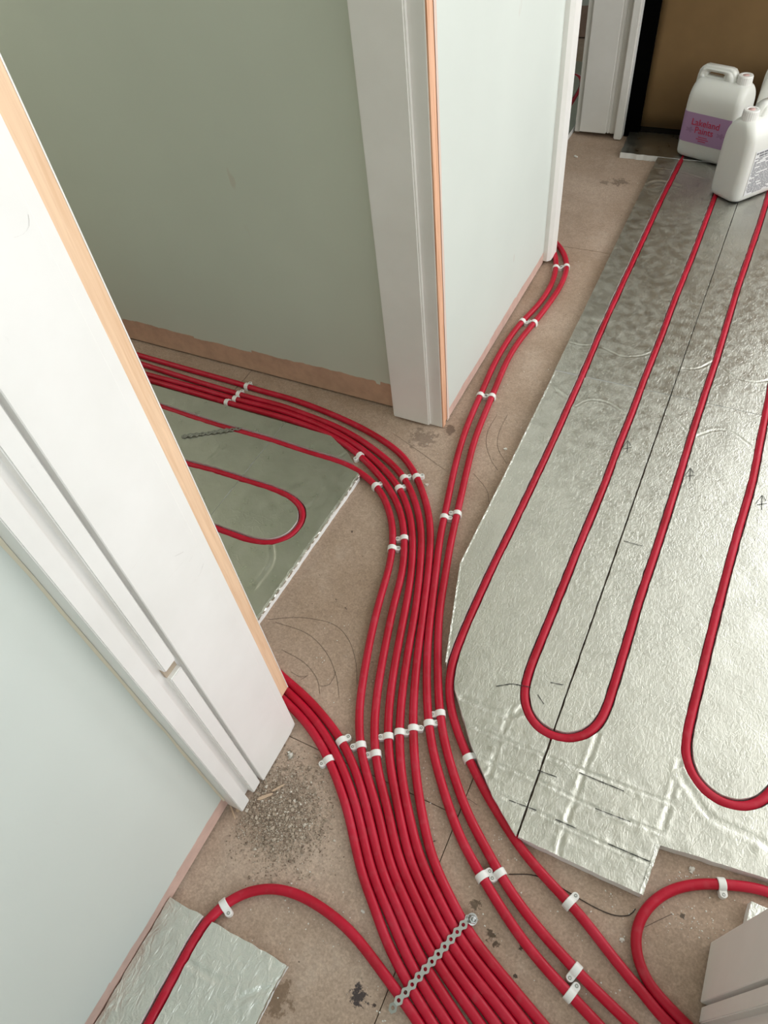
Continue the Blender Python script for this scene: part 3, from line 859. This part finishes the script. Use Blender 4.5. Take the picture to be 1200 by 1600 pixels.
def foil_lip(par, pts, outw, seed, drop=0.009, inset=0.004):
    # torn foil folded over a cut edge
    P = resample([Vector((p[0], p[1], 0)) for p in pts], 0.004)[:, :2]
    T = np.gradient(P, axis=0); T /= np.linalg.norm(T, axis=1)[:, None]; N = np.stack([T[:, 1], -T[:, 0]], 1) * outw
    vv, ff = [], []
    for i in range(len(P)):
        a = noise.noise((i * 0.45, seed, 1)); b = noise.noise((i * 0.3, seed, 4)); c = noise.noise((i * 0.8, seed, 9))
        i0 = P[i] - N[i] * (inset * (1 + 0.7 * b)); e0 = P[i] + N[i] * (0.0014 + 0.0012 * a); e1 = P[i] + N[i] * (0.0022 + 0.0022 * c)
        vv += [(*i0, HB + 0.0010 + 0.0004 * c), (*e0, HB + 0.0006 + 0.0010 * b), (*e1, max(0.003, HB - drop * (0.55 + 0.8 * a)))]
    for i in range(len(P) - 1):
        for k in (0, 1): ff.append((3 * i + k, 3 * i + k + 1, 3 * i + 4 + k, 3 * i + 3 + k))
    return mobj('torn_foil_edge', vv, ff, m_foil_crumple, par)


foil_lip(B6, [Vector((-0.662, 0.41, 0)), px(561, 742, HB)], 1, 2.0, 0.006)
foil_lip(B2, P_([(1003, 1398), (1030, 1320)], HB), 1, 3.0, 0.014)
foil_lip(B8, P_([(447, 1508), (425, 1545), (392, 1612)], HB), -1, 4.0, 0.008)
foil_lip(B1, P_([(868, 580), (800, 720), (720, 880), (697, 1035)], HB), -1, 5.0, 0.003, 0.0015)
# ink dashes along the spare grooves and installer's arrows
ZI = HB + 0.0012
for par, pts in ((B1, [(840, 1203), (870, 1214)]), (B1, [(795, 1250), (838, 1266)]), (B2, [(905, 1207), (975, 1236)]), (B2, [(930, 1263), (985, 1284)]),
                 (B2, [(868, 1280), (900, 1294)]), (B2, [(950, 1318), (1015, 1346)]), (B1, [(880, 1070), (860, 1066)]), (B1, [(775, 1072), (800, 1068), (830, 1074)]),
                 (B1, [(840, 1085), (850, 1100)]), (B2, [(975, 845), (1004, 853)])):
    ribbon('ink_mark', line(P_(pts, ZI)), 0.0012, ZI, m_ink, par, 0.9)
for par, x, y, s in ((B2, 1078, 741, 1.0), (B1, 980, 698, 1.0), (B2, 1190, 785, 1.2), ):
    for pts in ([(0, 10), (1, -10)], [(-7, 1), (1, -10), (6, -2)], [(-6, 3), (7, 1)]):
        ribbon('ink_mark', line(P_([(x + a * s, y + b * s) for a, b in pts], ZI)), 0.0012, ZI, m_ink, par)

# ------------------------------------------------------------------ pipe clips


def clip_meshes():
    w, th = 0.0114, 0.0021
    ri, ro = R_PIPE + 0.0002, R_PIPE + th
    bm = bmesh.new()
    prof = [(-ro, -R_PIPE)] + [(-ro * math.cos(t), ro * math.sin(t)) for t in np.linspace(0, math.pi, 15)] + [(ro, -R_PIPE)]
    inn = [(-ri, -R_PIPE)] + [(-ri * math.cos(t), ri * math.sin(t)) for t in np.linspace(0, math.pi, 15)] + [(ri, -R_PIPE)]
    rings = []
    for x in (-w / 2, -w / 2 + 0.0008, w / 2 - 0.0008, w / 2):
        k = 0.0006 if abs(x) == w / 2 else 0
        rings.append(([bm.verts.new((x, y * (1 - k / ro), z * (1 - k / ro))) for y, z in prof], [bm.verts.new((x, y, z)) for y, z in inn]))
    n = len(prof)
    for (o1, i1), (o2, i2) in zip(rings[:-1], rings[1:]):
        for j in range(n - 1):
            bm.faces.new((o1[j], o1[j + 1], o2[j + 1], o2[j])); bm.faces.new((i1[j + 1], i1[j], i2[j], i2[j + 1]))
    for (o1, i1) in (rings[0], rings[-1]):
        for j in range(n - 1): bm.faces.new((o1[j], i1[j], i1[j + 1], o1[j + 1]))
    # ear with rounded end
    zt = 0.0030
    ear = [(-w / 2, ro - 0.0012)] + [(-w / 2 * math.cos(t), ro + 0.0042 + w / 2 * math.sin(t) * 0.9) for t in np.linspace(0, math.pi, 11)] + [(w / 2, ro - 0.0012)]
    lo = [bm.verts.new((x, y, -R_PIPE)) for x, y in ear]
    mi = [bm.verts.new((x, y, zt - 0.0008)) for x, y in ear]
    hi = [bm.verts.new((x * 0.88, ro + (y - ro) * 0.94, zt)) for x, y in ear]
    m = len(ear)
    for j in range(m):
        j2 = (j + 1) % m
        bm.faces.new((lo[j], lo[j2], mi[j2], mi[j])); bm.faces.new((mi[j], mi[j2], hi[j2], hi[j]))
    bm.faces.new(hi); bm.faces.new(lo[::-1])
    bmesh.ops.recalc_face_normals(bm, faces=bm.faces)
    me = bpy.data.meshes.new('saddle'); bm.to_mesh(me); bm.free(); me.materials.append(m_clip)
    # screw head: ring with a sunk cross recess
    bm = bmesh.new(); cy = ro + 0.0046
    prev = None
    for r, z in ((0.0027, zt - 0.0002), (0.0026, zt + 0.0004), (0.0014, zt + 0.0005), (0.0011, zt - 0.0004)):
        ring = [bm.verts.new((r * math.cos(a), cy + r * math.sin(a), z)) for a in np.linspace(0, 2 * math.pi, 12, endpoint=False)]
        if prev:
            for j in range(12): bm.faces.new((prev[j], prev[(j + 1) % 12], ring[(j + 1) % 12], ring[j]))
        prev = ring
    bm.faces.new(prev)
    bmesh.ops.recalc_face_normals(bm, faces=bm.faces)
    ms = bpy.data.meshes.new('screw'); bm.to_mesh(ms); bm.free(); ms.materials.append(m_steel)
    return me, ms


CM, CS = clip_meshes()


def clip(pipe, x, y, ear, label):
    P = PIPES[pipe]; q = np.array(px(x, y, R_PIPE * 1.6))
    i = int(np.linalg.norm(P[:, :2] - q[:2], axis=1).argmin()); i = min(max(i, 1), len(P) - 2)
    p = P[i]; t = P[i + 1] - P[i - 1]; t[2] = 0; t /= np.linalg.norm(t)
    s = np.array([-t[1], t[0], 0.0])
    if (pj(p + s * 0.02) - pj(p)) @ np.array(ear) < 0: t = -t; s = -s
    root = thing('pipe_clip', 'white plastic pipe clip ' + label, 'pipe clip', (p[0], p[1], p[2]), math.atan2(t[1], t[0]), 'white screw-down pipe clips')
    for nm, me in (('saddle', CM), ('screw', CS)):
        o = bpy.data.objects.new(nm, me); COL.objects.link(o); o.parent = root


R_, L_ = (1, -0.3), (-1, 0.3)
for a in [('a', 512, 1187, (-1, .3), 'on the outermost left pipe beside the rubble'),
          ('c', 535, 1153, (1, -.4), 'on the third pipe emerging from under the left jamb'),
          ('d', 561, 1163, L_, 'third from left in the middle staggered row'),
          ('e', 585, 1177, L_, 'lowest in the middle staggered row, ear to the left'),
          ('f', 604, 1153, L_, 'fifth from left in the middle staggered row'),
          ('g', 625, 1142, R_, 'sixth from left in the middle staggered row'),
          ('h', 647, 1140, R_, 'seventh from left in the middle staggered row'),
          ('i', 669, 1129, R_, 'eighth from left in the middle staggered row'),
          ('j', 686, 1115, L_, 'topmost of the middle staggered row, ear to the left'),
          ('k', 729, 1183, (1, -.2), 'on the pipe hugging the cut edge of the big foil board'),
          ('i', 754, 1371, R_, 'left of the pair right of the strap, ear to the right'),
          ('j', 780, 1366, L_, 'right of the pair right of the strap, ear to the left'),
          ('k', 890, 1415, (.6, -1), 'on the single pipe below the foil board tip'),
          ('i', 892, 1553, (.6, -1), 'lower of the close pair at the bottom of the photo'),
          ('j', 901, 1522, (-.6, 1), 'upper of the close pair at the bottom of the photo'),
          ('m', 1126, 1382, (0, 1), 'on the loop of pipe beside the right jamb'),
          ('p', 350, 1412, (.5, 1), 'on the arching pipe at the bottom left foil board'),
          ('d', 588, 757, (1, -.5), 'just off the left room board corner, on the innermost bend'),
          ('e', 562, 713, (-1, -.2), 'touching the cut corner of the left room foil board'),
          ('f', 624, 760, (1, -.5), 'lowest of three clustered on the left room bends'),
          ('g', 633, 747, (1, -.5), 'middle of three clustered on the left room bends'),
          ('h', 651, 742, (1, -.5), 'rightmost of three clustered on the left room bends'),
          ('d', 615, 855, (1, 0), 'lower left of the two where the left room bends straighten'),
          ('e', 631, 839, (-1, 0), 'upper right of the two where the left room bends straighten'),
          ('i', 695, 805, (1, 0), 'left of the hall pair beside the lower foil board edge'),
          ('j', 714, 802, (-1, 0), 'right of the hall pair beside the lower foil board edge'),
          ('i', 751, 617, (1, 0), 'left of the hall pair just past the central jamb'),
          ('j', 769, 619, (-1, 0), 'right of the hall pair just past the central jamb'),
          ('i', 817, 502, (1, 0), 'left of second hall pair from far doorway trim'),
          ('j', 836, 504, (-1, 0), 'right of second hall pair from far doorway trim'),
          ('i', 869, 417, (1, 0), 'left of hall pair at the far doorway trim'),
          ('j', 886, 416, (-1, 0), 'right of hall pair at the far doorway trim'),
          ('h', 385, 603, (0.3, -1), 'nearest the plaster wall in the left room row of four'),
          ('g', 373, 616, (0.3, -1), 'second from the plaster wall in the left room row of four'),
          ('f', 364, 624, (0.3, -1), 'third from the plaster wall in the left room row of four'),
          ('e', 353, 630, (0.3, -1), 'beside the foil in the left room row of four')]:
    clip(*a)

# ------------------------------------------------------------------ perforated strap with its bolt
strap = thing('fixing_strap', 'wavy perforated galvanised strap across the pipe bundle', 'strap', px(672, 1504, 0.0))
zs = 2 * R_PIPE + 0.0018
A0, A1 = px(724, 1445, zs), px(623, 1563, zs)
ncell = 11
pitch = (A1 - A0).length / (ncell - 1)
tx = (A1 - A0).normalized(); ty = Vector((-tx.y, tx.x, 0))
vv, ff = [], []
nh = 32
sa, ca = math.atan2(tx.y, tx.x), 0
path_extra = [(-1, 0.0080, zs - 0.0065), (ncell, 0.0, zs - 0.0105)]


def cell(c, zc, xdir, zslope=0.0):
    base = len(vv)
    L = pitch / 2
    for ring in (0, 1):
        for j in range(nh):
            if j < 12: x = L - 2 * L * j / 12; y = 1.0
            elif j < 16: x = -L; y = 1.0 - 2.0 * (j - 12) / 4
            elif j < 28: x = -L + 2 * L * (j - 16) / 12; y = -1.0
            else: x = L; y = -1.0 + 2.0 * (j - 28) / 4
            y *= 0.0049 + 0.0015 * math.cos(2 * math.pi * x / pitch)
            if ring == 0:
                a = math.atan2(y, x); x, y = 0.0027 * math.cos(a), 0.0027 * math.sin(a)
            for zo in (0.0005, -0.0005):
                p = c + xdir * x + ty * y
                vv.append((p.x, p.y, zc + zo + zslope * x))
    g = lambda r, j, b: base + (r * nh + j % nh) * 2 + b
    for j in range(nh):
        ff.append((g(0, j, 0), g(1, j, 0), g(1, j + 1, 0), g(0, j + 1, 0)))
        ff.append((g(0, j + 1, 1), g(1, j + 1, 1), g(1, j, 1), g(0, j, 1)))
        ff.append((g(1, j, 0), g(1, j, 1), g(1, j + 1, 1), g(1, j + 1, 0)))
        ff.append((g(0, j + 1, 0), g(0, j + 1, 1), g(0, j, 1), g(0, j, 0)))


for i in range(ncell): cell(A0 + tx * pitch * i, zs, tx)
cell(A0 - tx * pitch * 0.93, zs - 0.0045, tx, 0.62)
cell(A1 + tx * pitch * 0.90, zs - 0.0052, tx, -0.72)
so = mobj('band', vv, ff, m_galv)
so.parent = strap; so.matrix_parent_inverse = Matrix.Translation(-Vector(strap.location))
vv, ff = [], []
A0, A1 = px(288, 681, HB + 0.0035), px(388, 667, HB + 0.0035)
ncell = 10; pitch = 0.0155
tx = (A1 - A0).normalized(); tx.z = 0; ty = Vector((-tx.y, tx.x, 0))
for i in range(10): cell(A0 + tx * pitch * i, HB + 0.0030 + 0.0012 * math.sin(i * 1.3), tx)
tag(mobj('strap_offcut', vv, ff, m_steel), 'shiny perforated strap offcut lying across the left room foil board', 'strap')
bolt = thing('hex_bolt', 'zinc hex bolt with washer at the upper end of the strap', 'bolt', px(737, 1436, 0.0115), 0.4)
bolt.rotation_euler = (0.25, 0.35, 0.4)


def lathe(name, prof, seg, mat, parent, smooth_=True, phase=0.0):
    vv, ff = [], []
    for r, z in prof:
        for j in range(seg):
            a = 2 * math.pi * j / seg + phase
            vv.append((r * math.cos(a), r * math.sin(a), z))
    for i in range(len(prof) - 1):
        for j in range(seg): ff.append((i * seg + j, i * seg + (j + 1) % seg, (i + 1) * seg + (j + 1) % seg, (i + 1) * seg + j))
    ff.append(tuple(range(seg))[::-1]); ff.append(tuple((len(prof) - 1) * seg + j for j in range(seg)))
    return mobj(name, vv, ff, mat, parent, smooth_)


lathe('washer', [(0.0034, -0.0110), (0.0034, 0.0004), (0.0085, 0.0005), (0.0085, 0.0020), (0.004, 0.0022)], 20, m_steel, bolt, False)
lathe('head', [(0.0062, 0.0022), (0.0064, 0.0028), (0.0064, 0.0072), (0.0055, 0.0080)], 6, m_steel, bolt, False)
lathe('shank', [(0.0034, 0.0078), (0.0034, 0.0105), (0.0022, 0.0110), (0.0020, 0.0096)], 14, m_steel, bolt, False)

# ------------------------------------------------------------------ jugs
RCOR = 0.026


def ring_pts(hw, hd, n=8, rc=None):
    rc = min(RCOR if rc is None else rc, hw * 0.98, hd * 0.98)
    out = []
    for cx, cy, a0 in ((hw - rc, hd - rc, 0), (-hw + rc, hd - rc, 90), (-hw + rc, -hd + rc, 180), (hw - rc, -hd + rc, 270)):
        for k in range(n):
            a = math.radians(a0 + 90 * k / (n - 1)); out.append((cx + rc * math.cos(a), cy + rc * math.sin(a)))
    return out


def jug(label, loc, rz, hw=0.091, hd=0.060):
    root = thing('plastic_jug', label, 'jug', loc, rz, 'white plastic jugs by the door')
    prof = [(0.0, hw - 0.014, hd - 0.014, 0), (0.003, hw - 0.006, hd - 0.006, 0), (0.010, hw - 0.001, hd - 0.001, 0), (0.018, hw, hd, 0), (0.10, hw, hd, 0), (0.180, hw, hd, 0), (0.200, hw - 0.0015, hd - 0.003, 0),
            (0.216, hw - 0.0025, hd - 0.011, 0), (0.229, hw - 0.005, hd - 0.021, 0), (0.239, hw - 0.009, hd - 0.032, 0), (0.244, hw - 0.018, hd - 0.042, 0)]
    vv, ff = [], []
    n = 32
    for z, a, b, c in prof: vv += [(x, y, z) for x, y in ring_pts(a, b)]
    for i in range(len(prof) - 1):
        for j in range(n): ff.append((i * n + j, i * n + (j + 1) % n, (i + 1) * n + (j + 1) % n, (i + 1) * n + j))
    ff.append(tuple(range(n))[::-1]); ff.append(tuple((len(prof) - 1) * n + j for j in range(n)))
    b = mobj('body', vv, ff, m_jug, root, True)
    sd = b.modifiers.new('s', 'SUBSURF'); sd.levels = 1; sd.render_levels = 1
    # moulded handle: one fin with a slot through it
    X = lambda v: v * hw / 0.091
    outl = [(-0.0905, 0.175), (-0.0900, 0.215), (-0.0885, 0.245), (-0.085, 0.262), (-0.078, 0.272), (-0.068, 0.276), (0.010, 0.276), (0.021, 0.273), (0.029, 0.264), (0.036, 0.250), (0.043, 0.228), (0.046, 0.19)]
    hole = [(-0.066, 0.251), (-0.063, 0.257), (-0.056, 0.260), (-0.008, 0.260), (-0.001, 0.257), (0.002, 0.251), (-0.003, 0.246), (-0.061, 0.246)]
    co = [Vector((X(x), z)) for x, z in outl] + [Vector((X(x), z)) for x, z in hole]
    no, nh_ = len(outl), len(hole)
    ed = [(i, (i + 1) % no) for i in range(no)] + [(no + i, no + (i + 1) % nh_) for i in range(nh_)]
    v, e, f, *_ = geometry.delaunay_2d_cdt(co, ed, [], 0, 1e-6)
    V = np.array([tuple(p) for p in v]); hp = np.array([tuple(p) for p in co[no:]]); op = np.array([tuple(p) for p in co[:no]])
    bm = bmesh.new()
    bv = [bm.verts.new((p[0], -0.020, p[1])) for p in V]
    fs = []
    for t in f:
        c = V[list(t)].mean(0)[None]
        if inside(c, op)[0] and not inside(c, hp)[0]: fs.append(bm.faces.new([bv[i] for i in t]))
    r = bmesh.ops.extrude_face_region(bm, geom=fs)
    for g in r['geom']:
        if isinstance(g, bmesh.types.BMVert): g.co.y = 0.020
    bmesh.ops.recalc_face_normals(bm, faces=bm.faces)
    es = [e for e in bm.edges if len(e.link_faces) == 2 and e.calc_face_angle(0) > 1.2]
    bmesh.ops.bevel(bm, geom=es, offset=0.0075, segments=3, affect='EDGES', clamp_overlap=True)
    bmobj('handle', bm, m_jug, root, True)
    # neck + screw cap with ribs
    cx = X(0.0585)
    nk = lathe('neck', [(0.026, 0.205), (0.0245, 0.230), (0.021, 0.237)], 24, m_jug, root); nk.location.x = cx
    vv, ff = [], []
    seg = 48
    for r0, z, rib in ((0.0235, 0.236, 1), (0.0225, 0.262, 1), (0.0212, 0.2655, 0), (0.014, 0.2660, 0), (0.0135, 0.2645, 0)):
        for j in range(seg):
            a = 2 * math.pi * j / seg; rr_ = r0 + (0.0006 if (j % 2 and rib) else 0)
            vv.append((rr_ * math.cos(a), rr_ * math.sin(a), z))
    for i in range(4):
        for j in range(seg): ff.append((i * seg + j, i * seg + (j + 1) % seg, (i + 1) * seg + (j + 1) % seg, (i + 1) * seg + j))
    ff.append(tuple(4 * seg + j for j in range(seg))); ff.append(tuple(range(seg))[::-1])
    cp = mobj('cap', vv, ff, m_cap, root); cp.location.x = cx
    mk = lathe('cap_emblem', [(0.0105, 0.2646), (0.0105, 0.2650)], 20, m_capmark, cp)
    return root


def wrap_label(name, z0, z1, hw, hd, i0, i1, mat, parent, off=0.0006):
    R = ring_pts(hw + off, hd + off, 8); n = len(R)
    idx = [(i0 + k) % n for k in range((i1 - i0) % n + 1)]
    vv, ff = [], []
    for i in idx: vv += [(R[i][0], R[i][1], z0), (R[i][0], R[i][1], z1)]
    for k in range(len(idx) - 1): ff.append((2 * k, 2 * k + 2, 2 * k + 3, 2 * k + 1))
    return mobj(name, vv, ff, mat, parent, True)


def text(name, s, size, loc, mat, parent, bold=0.0):
    c = bpy.data.curves.new(name, 'FONT'); c.body = s; c.size = size; c.align_x = 'CENTER'; c.extrude = 0.0001; c.offset = bold
    o = bpy.data.objects.new(name, c); COL.objects.link(o)
    dg = bpy.context.evaluated_depsgraph_get()
    me = bpy.data.meshes.new_from_object(o.evaluated_get(dg))
    bpy.data.objects.remove(o); bpy.data.curves.remove(c)
    me.materials.clear(); me.materials.append(mat)
    m = bpy.data.objects.new(name, me); COL.objects.link(m); m.parent = parent
    m.location = loc; m.rotation_euler = (math.pi / 2, 0, 0)
    return m


hw1, hd1 = 0.096, 0.062
u1 = Vector((0.186, -0.064, 0)).normalized(); v1 = Vector((-u1.y, u1.x, 0))
c1 = Vector((-0.310, 2.7285, 0)) + u1 * hw1 + v1 * hd1
j1 = jug('white plastic jug with lavender label and red lettering before the cardboard', (c1.x, c1.y, HB + 0.001), math.atan2(u1.y, u1.x), hw1, hd1)
lb = wrap_label('label', 0.055, 0.150, hw1, hd1, 14, 26, m_lav, j1)
yF = -hd1 - 0.0014
text('lettering', 'Lakeland', 0.0290, (-0.004, yF, 0.113), m_redtext, lb, 0.0003)
text('lettering', 'Paints', 0.0290, (-0.004, yF, 0.089), m_redtext, lb, 0.0003)
bm = bmesh.new()
for z, w in ((0.0775, 0.016), (0.071, 0.022), (0.0645, 0.014)): add_box(bm, (-0.004 - w, yF, z), (-0.004 + w, yF + 0.0005, z + 0.0022))
bmobj('small_print', bm, m_redtext, lb)
for sx in (-1, 1):
    vv = [(sx * 0.056 + (0.013 + 0.004 * math.cos(5 * a)) * math.cos(a), yF + 0.0004, 0.096 + (0.007 + 0.003 * math.cos(5 * a)) * math.sin(a)) for a in np.linspace(0, 2 * math.pi, 30, endpoint=False)]
    mobj('faint_motif', vv, [tuple(range(30))], m_dimtext, lb)

# front jug: narrow side towards us on the left, wide printed side to the right, cap on the near end
u2 = Vector((0.60, 0.80, 0)).normalized(); v2 = Vector((-u2.y, u2.x, 0))
fc = px(1146, 322, HB)
c2 = Vector((fc.x, fc.y, 0)) + u2 * 0.088 + v2 * 0.0585
j2 = jug('front white plastic jug with a white printed label, standing on the thin seam', (c2.x, c2.y, HB + 0.001), math.atan2(-u2.y, -u2.x), 0.091, 0.060)
lb2 = wrap_label('label', 0.030, 0.150, 0.060, 0.060, 9, 14, m_paper, j2)
bpy.data.objects.remove(lb2)
lb2 = mobj('label', [(-0.066, 0.0606, 0.022), (0.058, 0.0606, 0.022), (0.058, 0.0606, 0.160), (-0.066, 0.0606, 0.160)], [(0, 1, 2, 3)], m_paper, j2)
bm = bmesh.new(); r3 = random.Random(3)
z = 0.155
while z > 0.026:
    h = 0.0055 if z > 0.140 else 0.0024
    x = -0.060
    while x < 0.052:
        w = min(r3.uniform(0.006, 0.020), 0.054 - x)
        if r3.random() < 0.86: add_box(bm, (x, 0.0608, z - h), (x + w, 0.0612, z))
        x += w + 0.0025
    z -= 0.0046 if h < 0.003 else 0.0085
bmobj('small_print', bm, m_greytext, lb2)
jug('white plastic jug half out of frame behind the other two', (0.001, 2.815, HB + 0.001), 0.0)

# ------------------------------------------------------------------ debris
def chip_mesh(vv, ff, c, s, rg, flat=0.6):
    b = len(vv)
    ax = Matrix.Rotation(rg.uniform(0, 6.28), 3, 'Z') @ Matrix.Rotation(rg.uniform(-0.4, 0.4), 3, 'X')
    for x, y, z in ((1, 0, -.4), (-.5, .87, -.4), (-.5, -.87, -.4), (.5, .5, .5), (-.7, .1, .6), (.3, -.6, .5)):
        p = ax @ Vector((x * rg.uniform(.6, 1.2), y * rg.uniform(.6, 1.2), z * flat * rg.uniform(.7, 1.2))) * s
        vv.append((c[0] + p.x, c[1] + p.y, max(0.0002, c[2] + s * flat * 0.45 + p.z)))
    for t in ((0, 2, 1), (0, 1, 3), (1, 2, 4), (2, 0, 5), (1, 4, 3), (2, 5, 4), (0, 3, 5), (3, 4, 5)): ff.append(tuple(b + i for i in t))


rg = random.Random(11)
vv, ff = [], []
cnt = 0
while cnt < 7000:
    x = rg.gauss(436, 42); y = rg.gauss(1268, 52)
    # keep it in the corner by the left jamb, right of the wall and left of the pipes
    if y < 1125 + (470 - x) * 1.55 or y < 1160 or x > 372 + (y - 1150) * 0.72 + 130 or y > 1390 or x < 345: continue
    dd = ((x - 436) / 80) ** 2 + ((y - 1262) / 85) ** 2
    if rg.random() > math.exp(-dd * 0.8) + 0.06: continue
    p = px(x, y, 0)
    if p.x < -0.50: continue
    if (np.linalg.norm(PIPES['a'][:, :2] - np.array([p.x, p.y]), axis=1).min() < R_PIPE + 0.002): continue
    s = 0.0006 + 0.0013 * rg.random() ** 1.5 + (0.0034 * rg.random() if rg.random() < 0.05 else 0)
    chip_mesh(vv, ff, (p.x, p.y, rg.random() * 0.0015 * math.exp(-dd)), s, rg)
    cnt += 1
o = mobj('rubble', vv, ff, m_rubble); tag(o, 'grey-brown plaster rubble swept beside the foot of the left jamb', 'rubble', kind='stuff')

vv, ff = [], []
zones = [(600, 1560, 120, 60, 26), (770, 1440, 90, 70, 40), (960, 1440, 80, 60, 46), (1080, 1440, 40, 30, 60), (1075, 1372, 30, 9, 40), (500, 1430, 90, 60, 30), (520, 1000, 60, 90, 26), (800, 640, 60, 110, 40),
         (660, 700, 60, 40, 30), (930, 280, 50, 60, 45), (900, 420, 40, 60, 20), (690, 1250, 40, 60, 36), (705, 940, 18, 60, 36), (560, 600, 60, 20, 20), (780, 1330, 40, 30, 25), (560, 1060, 30, 60, 14), (460, 1410, 60, 30, 30), (950, 1540, 60, 40, 24)]
for cx, cy, sx, sy, n in zones:
    for _ in range(n):
        x, y = rg.gauss(cx, sx * 0.6), rg.gauss(cy, sy * 0.6); p = px(x, y, 0)
        if p.x > XS - 0.29 and p.y > 0.42 and p.x > -0.345: continue
        if p.x < -0.50 and (p.y < 0.40 or p.y > 1.14): continue
        if p.x < -0.655 and p.y < 1.03: continue
        if p.y < 0.012 and p.x < -0.29: continue
        if min(np.linalg.norm(Q_[:, :2] - np.array([p.x, p.y]), axis=1).min() for Q_ in PIPES.values()) < R_PIPE + 0.004: continue
        chip_mesh(vv, ff, (p.x, p.y, 0), rg.choice([0.0006, 0.0008, 0.0010, 0.0014, 0.0018]), rg)
o = mobj('crumbs', vv, ff, m_crumb); tag(o, 'tiny white plaster crumbs scattered over the bare chipboard floor', 'crumbs', kind='stuff')


def single(name, x, y, s, mat, label, cat, n=4, group=None, flat=0.7, zb=0.0):
    vv, ff = [], []; p = px(x, y, zb); rr_ = random.Random(int(x * 7 + y))
    for _ in range(n): chip_mesh(vv, ff, (rr_.uniform(-s, s) * 0.6, rr_.uniform(-s, s) * 0.6, 0), s * rr_.uniform(0.5, 0.9), rr_, flat)
    o = mobj(name, vv, ff, mat); o.location = (p.x, p.y, zb); tag(o, label, cat, group)


single('plaster_lump', 790, 702, 0.0062, m_crumb, 'white plaster lump between the hall pipes and foil board', 'plaster lump', group='plaster lumps on the floor')
single('plaster_lump', 567, 1424, 0.0042, m_crumb, 'white plaster lump between the arching pipe and the bundle', 'plaster lump', group='plaster lumps on the floor')
single('plaster_lump', 1080, 1360, 0.0055, m_crumb, 'white plaster lump in the notch of the foil board, by the loop pipe', 'plaster lump', group='plaster lumps on the floor')
single('plaster_lump', 1017, 251, 0.0085, m_crumb, 'white plaster lump at the far corner of the short foil board', 'plaster lump', group='plaster lumps on the floor')
single('plaster_lump', 900, 245, 0.0070, m_crumb, 'white plaster lump on the floor below the far jamb', 'plaster lump', group='plaster lumps on the floor')
single('plaster_lump', 667, 758, 0.0042, m_crumb, 'white plaster lump right of the clustered bend clips', 'plaster lump', group='plaster lumps on the floor')
single('plaster_lump', 970, 1470, 0.0042, m_crumb, 'white plaster lump left of the loop pipe', 'plaster lump', group='plaster lumps on the floor')
single('foil_scrap', 453, 1180, 0.0075, m_foil_crumple, 'crumpled silver foil scrap at the foot of the left jamb', 'foil scrap', 7, None, 1.0)
single('stone_chip', 440, 1205, 0.0050, m_rubble, 'pale stone chip against the left jamb, above the rubble', 'stone chip', 2, 'stone chips in the rubble')
single('stone_chip', 500, 1223, 0.0050, m_rubble, 'pale stone chip beside the outermost left pipe', 'stone chip', 2, 'stone chips in the rubble')
single('stone_chip', 434, 1226, 0.0058, m_rubble, 'grey stone chip below the pale one at the left jamb', 'stone chip', 2, 'stone chips in the rubble')


def sliver(x0, y0, x1, y1, w, label):
    a, b = px(x0, y0, 0.001), px(x1, y1, 0.003); d = b - a; L = d.length; s = Vector((-d.y, d.x, 0)).normalized() * w
    vv = []
    for t, k in ((0, .2), (.15, .9), (.5, 1), (.85, .7), (1, .1)):
        c = a + d * t
        vv += [c + s * k, c - s * k, c - s * k + Vector((0, 0, 0.0022)), c + s * k + Vector((0, 0, 0.0022))]
    ff = [(3, 2, 1, 0), (16, 17, 18, 19)]
    for i in range(4):
        for j in range(4): ff.append((i * 4 + j, i * 4 + (j + 1) % 4, i * 4 + 4 + (j + 1) % 4, i * 4 + 4 + j))
    tag(mobj('wood_sliver', vv, ff, m_sliver), label, 'wood sliver', 'torn wood slivers by the jamb')


sliver(402, 1250, 427, 1240, 0.0028, 'torn wood sliver lying just under the left jamb edge')
sliver(369, 1268, 381, 1260, 0.0035, 'short torn wood sliver at the left wall corner')
sliver(425, 1237, 445, 1226, 0.0018, 'thin torn wood sliver pointing into the rubble from the left jamb')
sliver(360, 1258, 368, 1280, 0.0014, 'thin upright wood sliver at the foot of the left wall')

# loose thread and pencilled arcs on the floor
th = catmull([px(x, y, 0.0010) for x, y in [(795, 1366), (830, 1367), (860, 1377), (890, 1395), (930, 1418), (960, 1430), (983, 1430), (993, 1420)]], 0.006)
tag(tube('loose_thread', np.array([tuple(p) for p in th]), 0.0007, m_hair, 6), 'thin black thread lying under the pipes below the foil tip', 'thread')
arcs = [[(420, 968), (470, 965), (520, 975), (545, 1000), (556, 1035), (558, 1070)], [(430, 972), (480, 990), (510, 1020), (525, 1055), (530, 1090)],
        [(440, 1015), (475, 1035), (495, 1060), (500, 1085)], [(455, 1050), (470, 1058), (482, 1055), (470, 1062)], [(500, 1072), (515, 1070), (525, 1050)],
        [(777, 648), (763, 672), (760, 695), (768, 720), (778, 735)], [(793, 648), (780, 675), (778, 700), (792, 725)], [(612, 676), (650, 702), (696, 735)], [(740, 740), (760, 765), (765, 790)],
        [(1000, 1452), (1025, 1440), (1050, 1428)], [(720, 1245), (735, 1250), (745, 1258)]]
pm = bpy.data.objects.new('pencil_marks', None); COL.objects.link(pm); pm.parent = floor
for A in arcs:
    ribbon('pencil_arc', line(catmull([px(x, y, 0.0) for x, y in A], 0.01)), 0.0008, 0.0004, m_pencil, pm)
